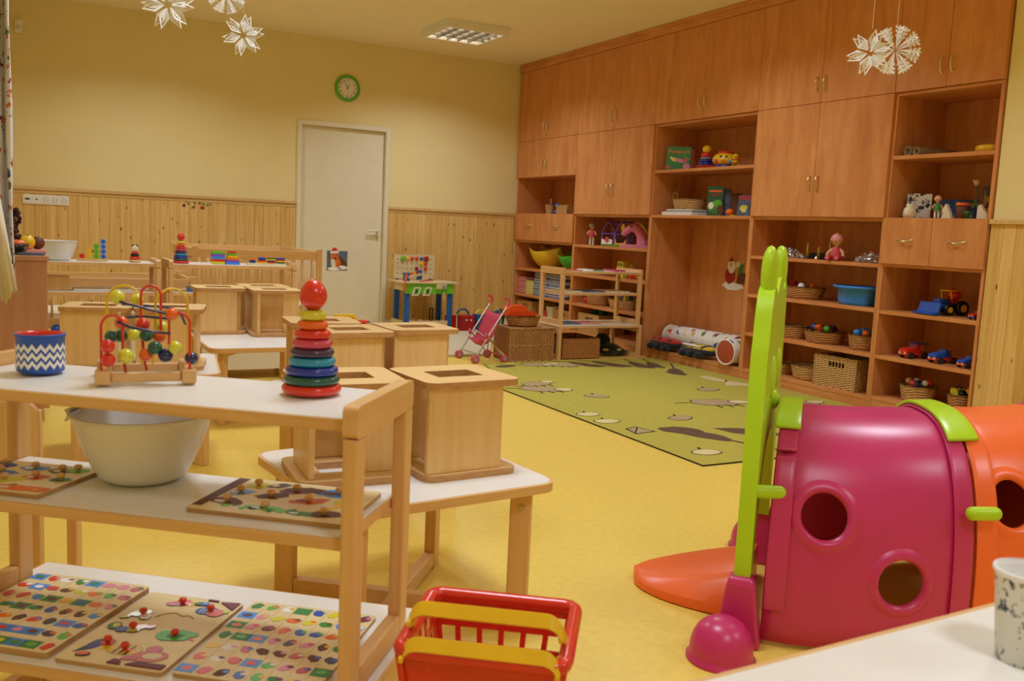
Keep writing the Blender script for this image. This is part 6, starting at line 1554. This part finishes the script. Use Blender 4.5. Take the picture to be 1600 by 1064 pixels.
# ---------------------------------------------------------------- toys along the racks by the cot
ZR = .7415
mixing_bowl('white salad bowl standing at the left end of the far racks', (.180, 6.20, ZR), .110, .116, 0, False)
t = thing('counting_toy', 'wooden counting toy with red, yellow, green and blue discs', 'counting toy', (.372, 6.19, ZR))
mb = MB(); mb.prism(rrect(-.085, -.03, .085, .03, .01), 0, .014, 'beech_x'); mb.build('base', t, bevel=.002)
for k, (m, n) in enumerate((('red', 1), ('yellow', 2), ('green', 3), ('sky', 4))):
    for q in range(n):
        mb = MB(); mb.T = Matrix.Translation((-.06+.040*k, 0, .0142+.0155+q*.0305)); mb.lathe([(.0152, -.012), (.0152, .012)], (0, 0, 0), m, 20, ax='Y'); mb.lathe([(.008, -.013), (.008, .013)], (0, 0, 0), 'blue' if m == 'sky' else m, 12, ax='Y'); mb.build('disc', t)
t = thing('ladybird_stacker', 'small stacking toy of red and black rings with a pale head', 'stacking toy', (.612, 6.17, ZR))
for m, r, z0, z1 in (('beech', .036, 0, .016), ('red', .033, .0162, .036), ('black', .027, .0362, .052), ('red', .022, .0522, .066)):
    e = (z1-z0)/2; mb = MB(); mb.lathe([(1e-5, z0), (r-e, z0)]+[(r-e+e*math.sin(PI*i/8), z0+e-e*math.cos(PI*i/8)) for i in range(1, 8)]+[(r-e, z1), (1e-5, z1)], (0, 0, 0), m, 24, cap=False); mb.build('ring', t)
mb = MB(); mb.sph((0, 0, .085), .0195, 'cream', 18, 10); h_ = mb.build('head', t)
mb = MB()
for s in (-1, 1): mb.sph((s*.013, .006, .102), (.006, .006, .009), 'black', 10, 6)
mb.sph((.004, .012, .09), (.018, .012, .018), 'black', 12, 8); mb.build('hair', h_)
ring_tower('smaller farther tower of coloured rings between the two far racks', (.885, 6.16, ZR), .94)
def block_stack(label, loc, cols, w, h, group='colour block piles'):
    t = thing('block_pile', label, 'stacking toy', loc, 0, group)
    for k, m in enumerate(cols):
        ww = w*(1-.10*k) if h > 0 else w; mb = MB(); mb.cbox(0, 0, abs(h)*(k+.5), ww, w*.8, abs(h)*.97, m); mb.build('block', t, bevel=.001)
    return t
block_stack('pile of lime, red, purple and green plates, left of the rainbow pyramid', (1.115, 6.17, ZR), ['lemon', 'red', 'sky', 'purple', 'green'], .078, -.0165)
block_stack('rainbow pyramid of plates with a small red top', (1.205, 6.17, ZR), ['sky', 'purple', 'orange', 'yellow', 'green', 'red'], .088, .0145)
t = thing('sorting_tray', 'long wooden tray for the four small block piles', 'tray', (1.432, 6.17, ZR))
mb = MB(); mb.prism(rrect(-.13, -.035, .13, .035, .01), 0, .012, 'puzzle_wood'); mb.build('tray_base', t, bevel=.002)
for k, (cols, w, l) in enumerate(((['blue', 'navy', 'orange'], .036, 'smallest pile of orange and blue blocks on the tray'), (['yellow', 'red', 'navy', 'blue'], .044, 'pile with a dark blue top, second on the tray'), (['red', 'navy', 'yellow', 'dark_green'], .050, 'pile with a green top, third on the tray'), (['dark_green', 'yellow', 'crimson', 'blue'], .052, 'pile with a blue top at the right end of the tray'))):
    block_stack(l, (1.432-.095+.062*k, 6.17, ZR+.0123), cols, w, -.0095, 'small block piles on the tray')
# middle boards of the far racks
tag(MB().box(0, 0, 0, .13, .16, .085, 'ply').build('wooden_box', loc=(.02+.09, 6.12, .5625), bevel=.003), 'plain wooden box at the left of the far middle board', 'box')
tag(MB().box(0, 0, 0, .36, .2, .012, 'white_paper').build('white_tray', loc=(.26, 6.11, .5625), bevel=.003), 'flat white tray beside the plain wooden box', 'tray')
tag(MB().box(0, 0, 0, .08, .12, .028, 'sky').build('blue_game', loc=(.93, 6.12, .5625), bevel=.003), 'small blue game box on the right far rack, behind a cube chair', 'box')
mb = MB(); mb.lathe([(.12, 0), (.125, .008), (.12, .016), (.10, .018), (1e-5, .018)], (0, 0, 0), 'crimson', 32); tag(mb.build('red_plate', loc=(1.30, 6.20, .5627)), 'red round plate on the right far rack behind the cube chairs', 'plate')
mb = MB(); mb.sph((0, 0, .032), .032, 'blue', 20, 12); tag(mb.build('blue_ball', loc=(.165, 6.15, .2905)), 'blue ball on the white fronted bench, seen behind the blue tin', 'ball')
t = thing('spotted_toy', 'yellow toy animal with black spots beside the blue ball', 'toy', (.235, 6.17, .2905))
spotted('giraffe_spots', 'D8B82A', ['1A1612'], 40, .55)
mb = MB(); mb.tube([(0, 0, .02), (0, 0, .08), (0, -.01, .11), (0, -.03, .12)], [.022, .018, .014, .012], 'giraffe_spots', 12); mb.build('body', t)
# on the rolling cabinet
ZCB = .8203
t = thing('fruit_bowl', 'dark patterned bowl on the pinkish cabinet', 'bowl', (-.035, 5.10, ZCB))
spotted('bowl_print', '2A2422', ['C9A25A', 'B8542A', '8A7A4A'], 30, .5, .4)
mb = MB(); mb.lathe([(.03, 0), (.052, .03), (.058, .052), (.053, .052), (.028, .006), (1e-5, .006)], (0, 0, 0), 'bowl_print', 30, cap=False); mb.build('bowl_wall', t)
mb = MB(); mb.lathe([(.05, .050), (.04, .064), (.01, .072), (1e-5, .072)], (0, 0, 0), 'orange', 24); mb.build('filling', t)
mb = MB(); mb.prism(rrect(-.06, -.05, .06, .05, .02), 0, .012, 'slate'); tag(mb.build('grey_tray', loc=(.03, 5.06, ZCB), bevel=.002), 'flat grey tray at the front of the pinkish cabinet', 'tray')
t = thing('food_box', 'open pale box holding the orange and the brown fruit', 'box', (.035, 5.30, ZCB)); MB().box(-.065, -.06, 0, .065, .06, .018, 'doll_pink').build('box_body', t, bevel=.003)
mb = MB(); mb.sph((0, 0, .036), (.037, .037, .036), 'yellow', 24, 14); mb.cyl((0, -.008, .071), .003, .006, 'leaf', 8); tag(mb.build('orange_fruit', loc=(.015, 5.29, ZCB+.0185)), 'yellow orange fruit in the pale box', 'fruit')
mb = MB(); mb.sph((0, 0, .033), (.033, .033, .033), 'brown', 20, 12); tag(mb.build('brown_fruit', loc=(.062, 5.33, ZCB+.0185)), 'brown fruit behind the yellow one', 'fruit')
t = thing('dried_bouquet', 'dark dried bouquet beside the curtain on the pinkish cabinet', 'bouquet', (-.055, 5.36, ZCB))
rd = random.Random(4); plain('dry_brown', '4A2A22', .9, var=.4, scale=60)
mb = MB(); mb.lathe([(.02, 0), (.028, .03), (.018, .06), (1e-5, .06)], (0, 0, 0), 'dark_grey', 16); mb.build('vase', t)
mb = MB()
for k in range(90):
    a = rd.random()*6.28; q = rd.random()*.05; z = .06+rd.random()*.17; mb.sph((q*math.cos(a)*.8, q*math.sin(a), z), (.010, .010, .012), 'dry_brown', 7, 5)
for k in range(8): a = k*.8; mb.tube([(0, 0, .05), (.035*math.cos(a), .035*math.sin(a), .20)], .002, 'dry_brown', 5)
mb.build('dry_flowers', t)['kind'] = 'stuff'

# yellow toy car box on the farthest table side
t = thing('toy_drill_box', 'yellow toy box with black lettering behind the second table', 'toy', (1.84, 5.75, .39), R(-10))
mb = MB(); mb.prism([(-.075, 0), (.095, 0), (.070, .062), (-.065, .062)], -.03, .03, 'yellow', ax='Y'); b = mb.build('box_body', t, bevel=.003)
text_mesh('lettering', 'CITTER', .034, 'black', b, Matrix.Translation((.012, -.0306, .030)) @ Matrix.Rotation(R(90), 4, 'X'))
mb = MB(); mb.lathe([(.014, .0955), (.013, .150), (.008, .160)], (0, 0, .014), 'red', 18, ax='X'); mb.build('red_nozzle', t)
mb = MB(); mb.lathe([(.008, .1602), (.005, .170)], (0, 0, .014), 'black', 12, ax='X'); mb.build('black_tip', t)
t = thing('small_table', 'low wooden side table under the yellow toy box', 'table', (1.86, 5.82, 0), R(-10))
MB().box(-.14, -.14, .372, .14, .14, .3895, 'beech_x').build('table_top', t, bevel=.003)
for x in (-.11, .11):
    for y in (-.11, .11): MB().box(x-.015, y-.015, 0, x+.015, y+.015, .3715, 'beech').build('leg', t, bevel=.002)
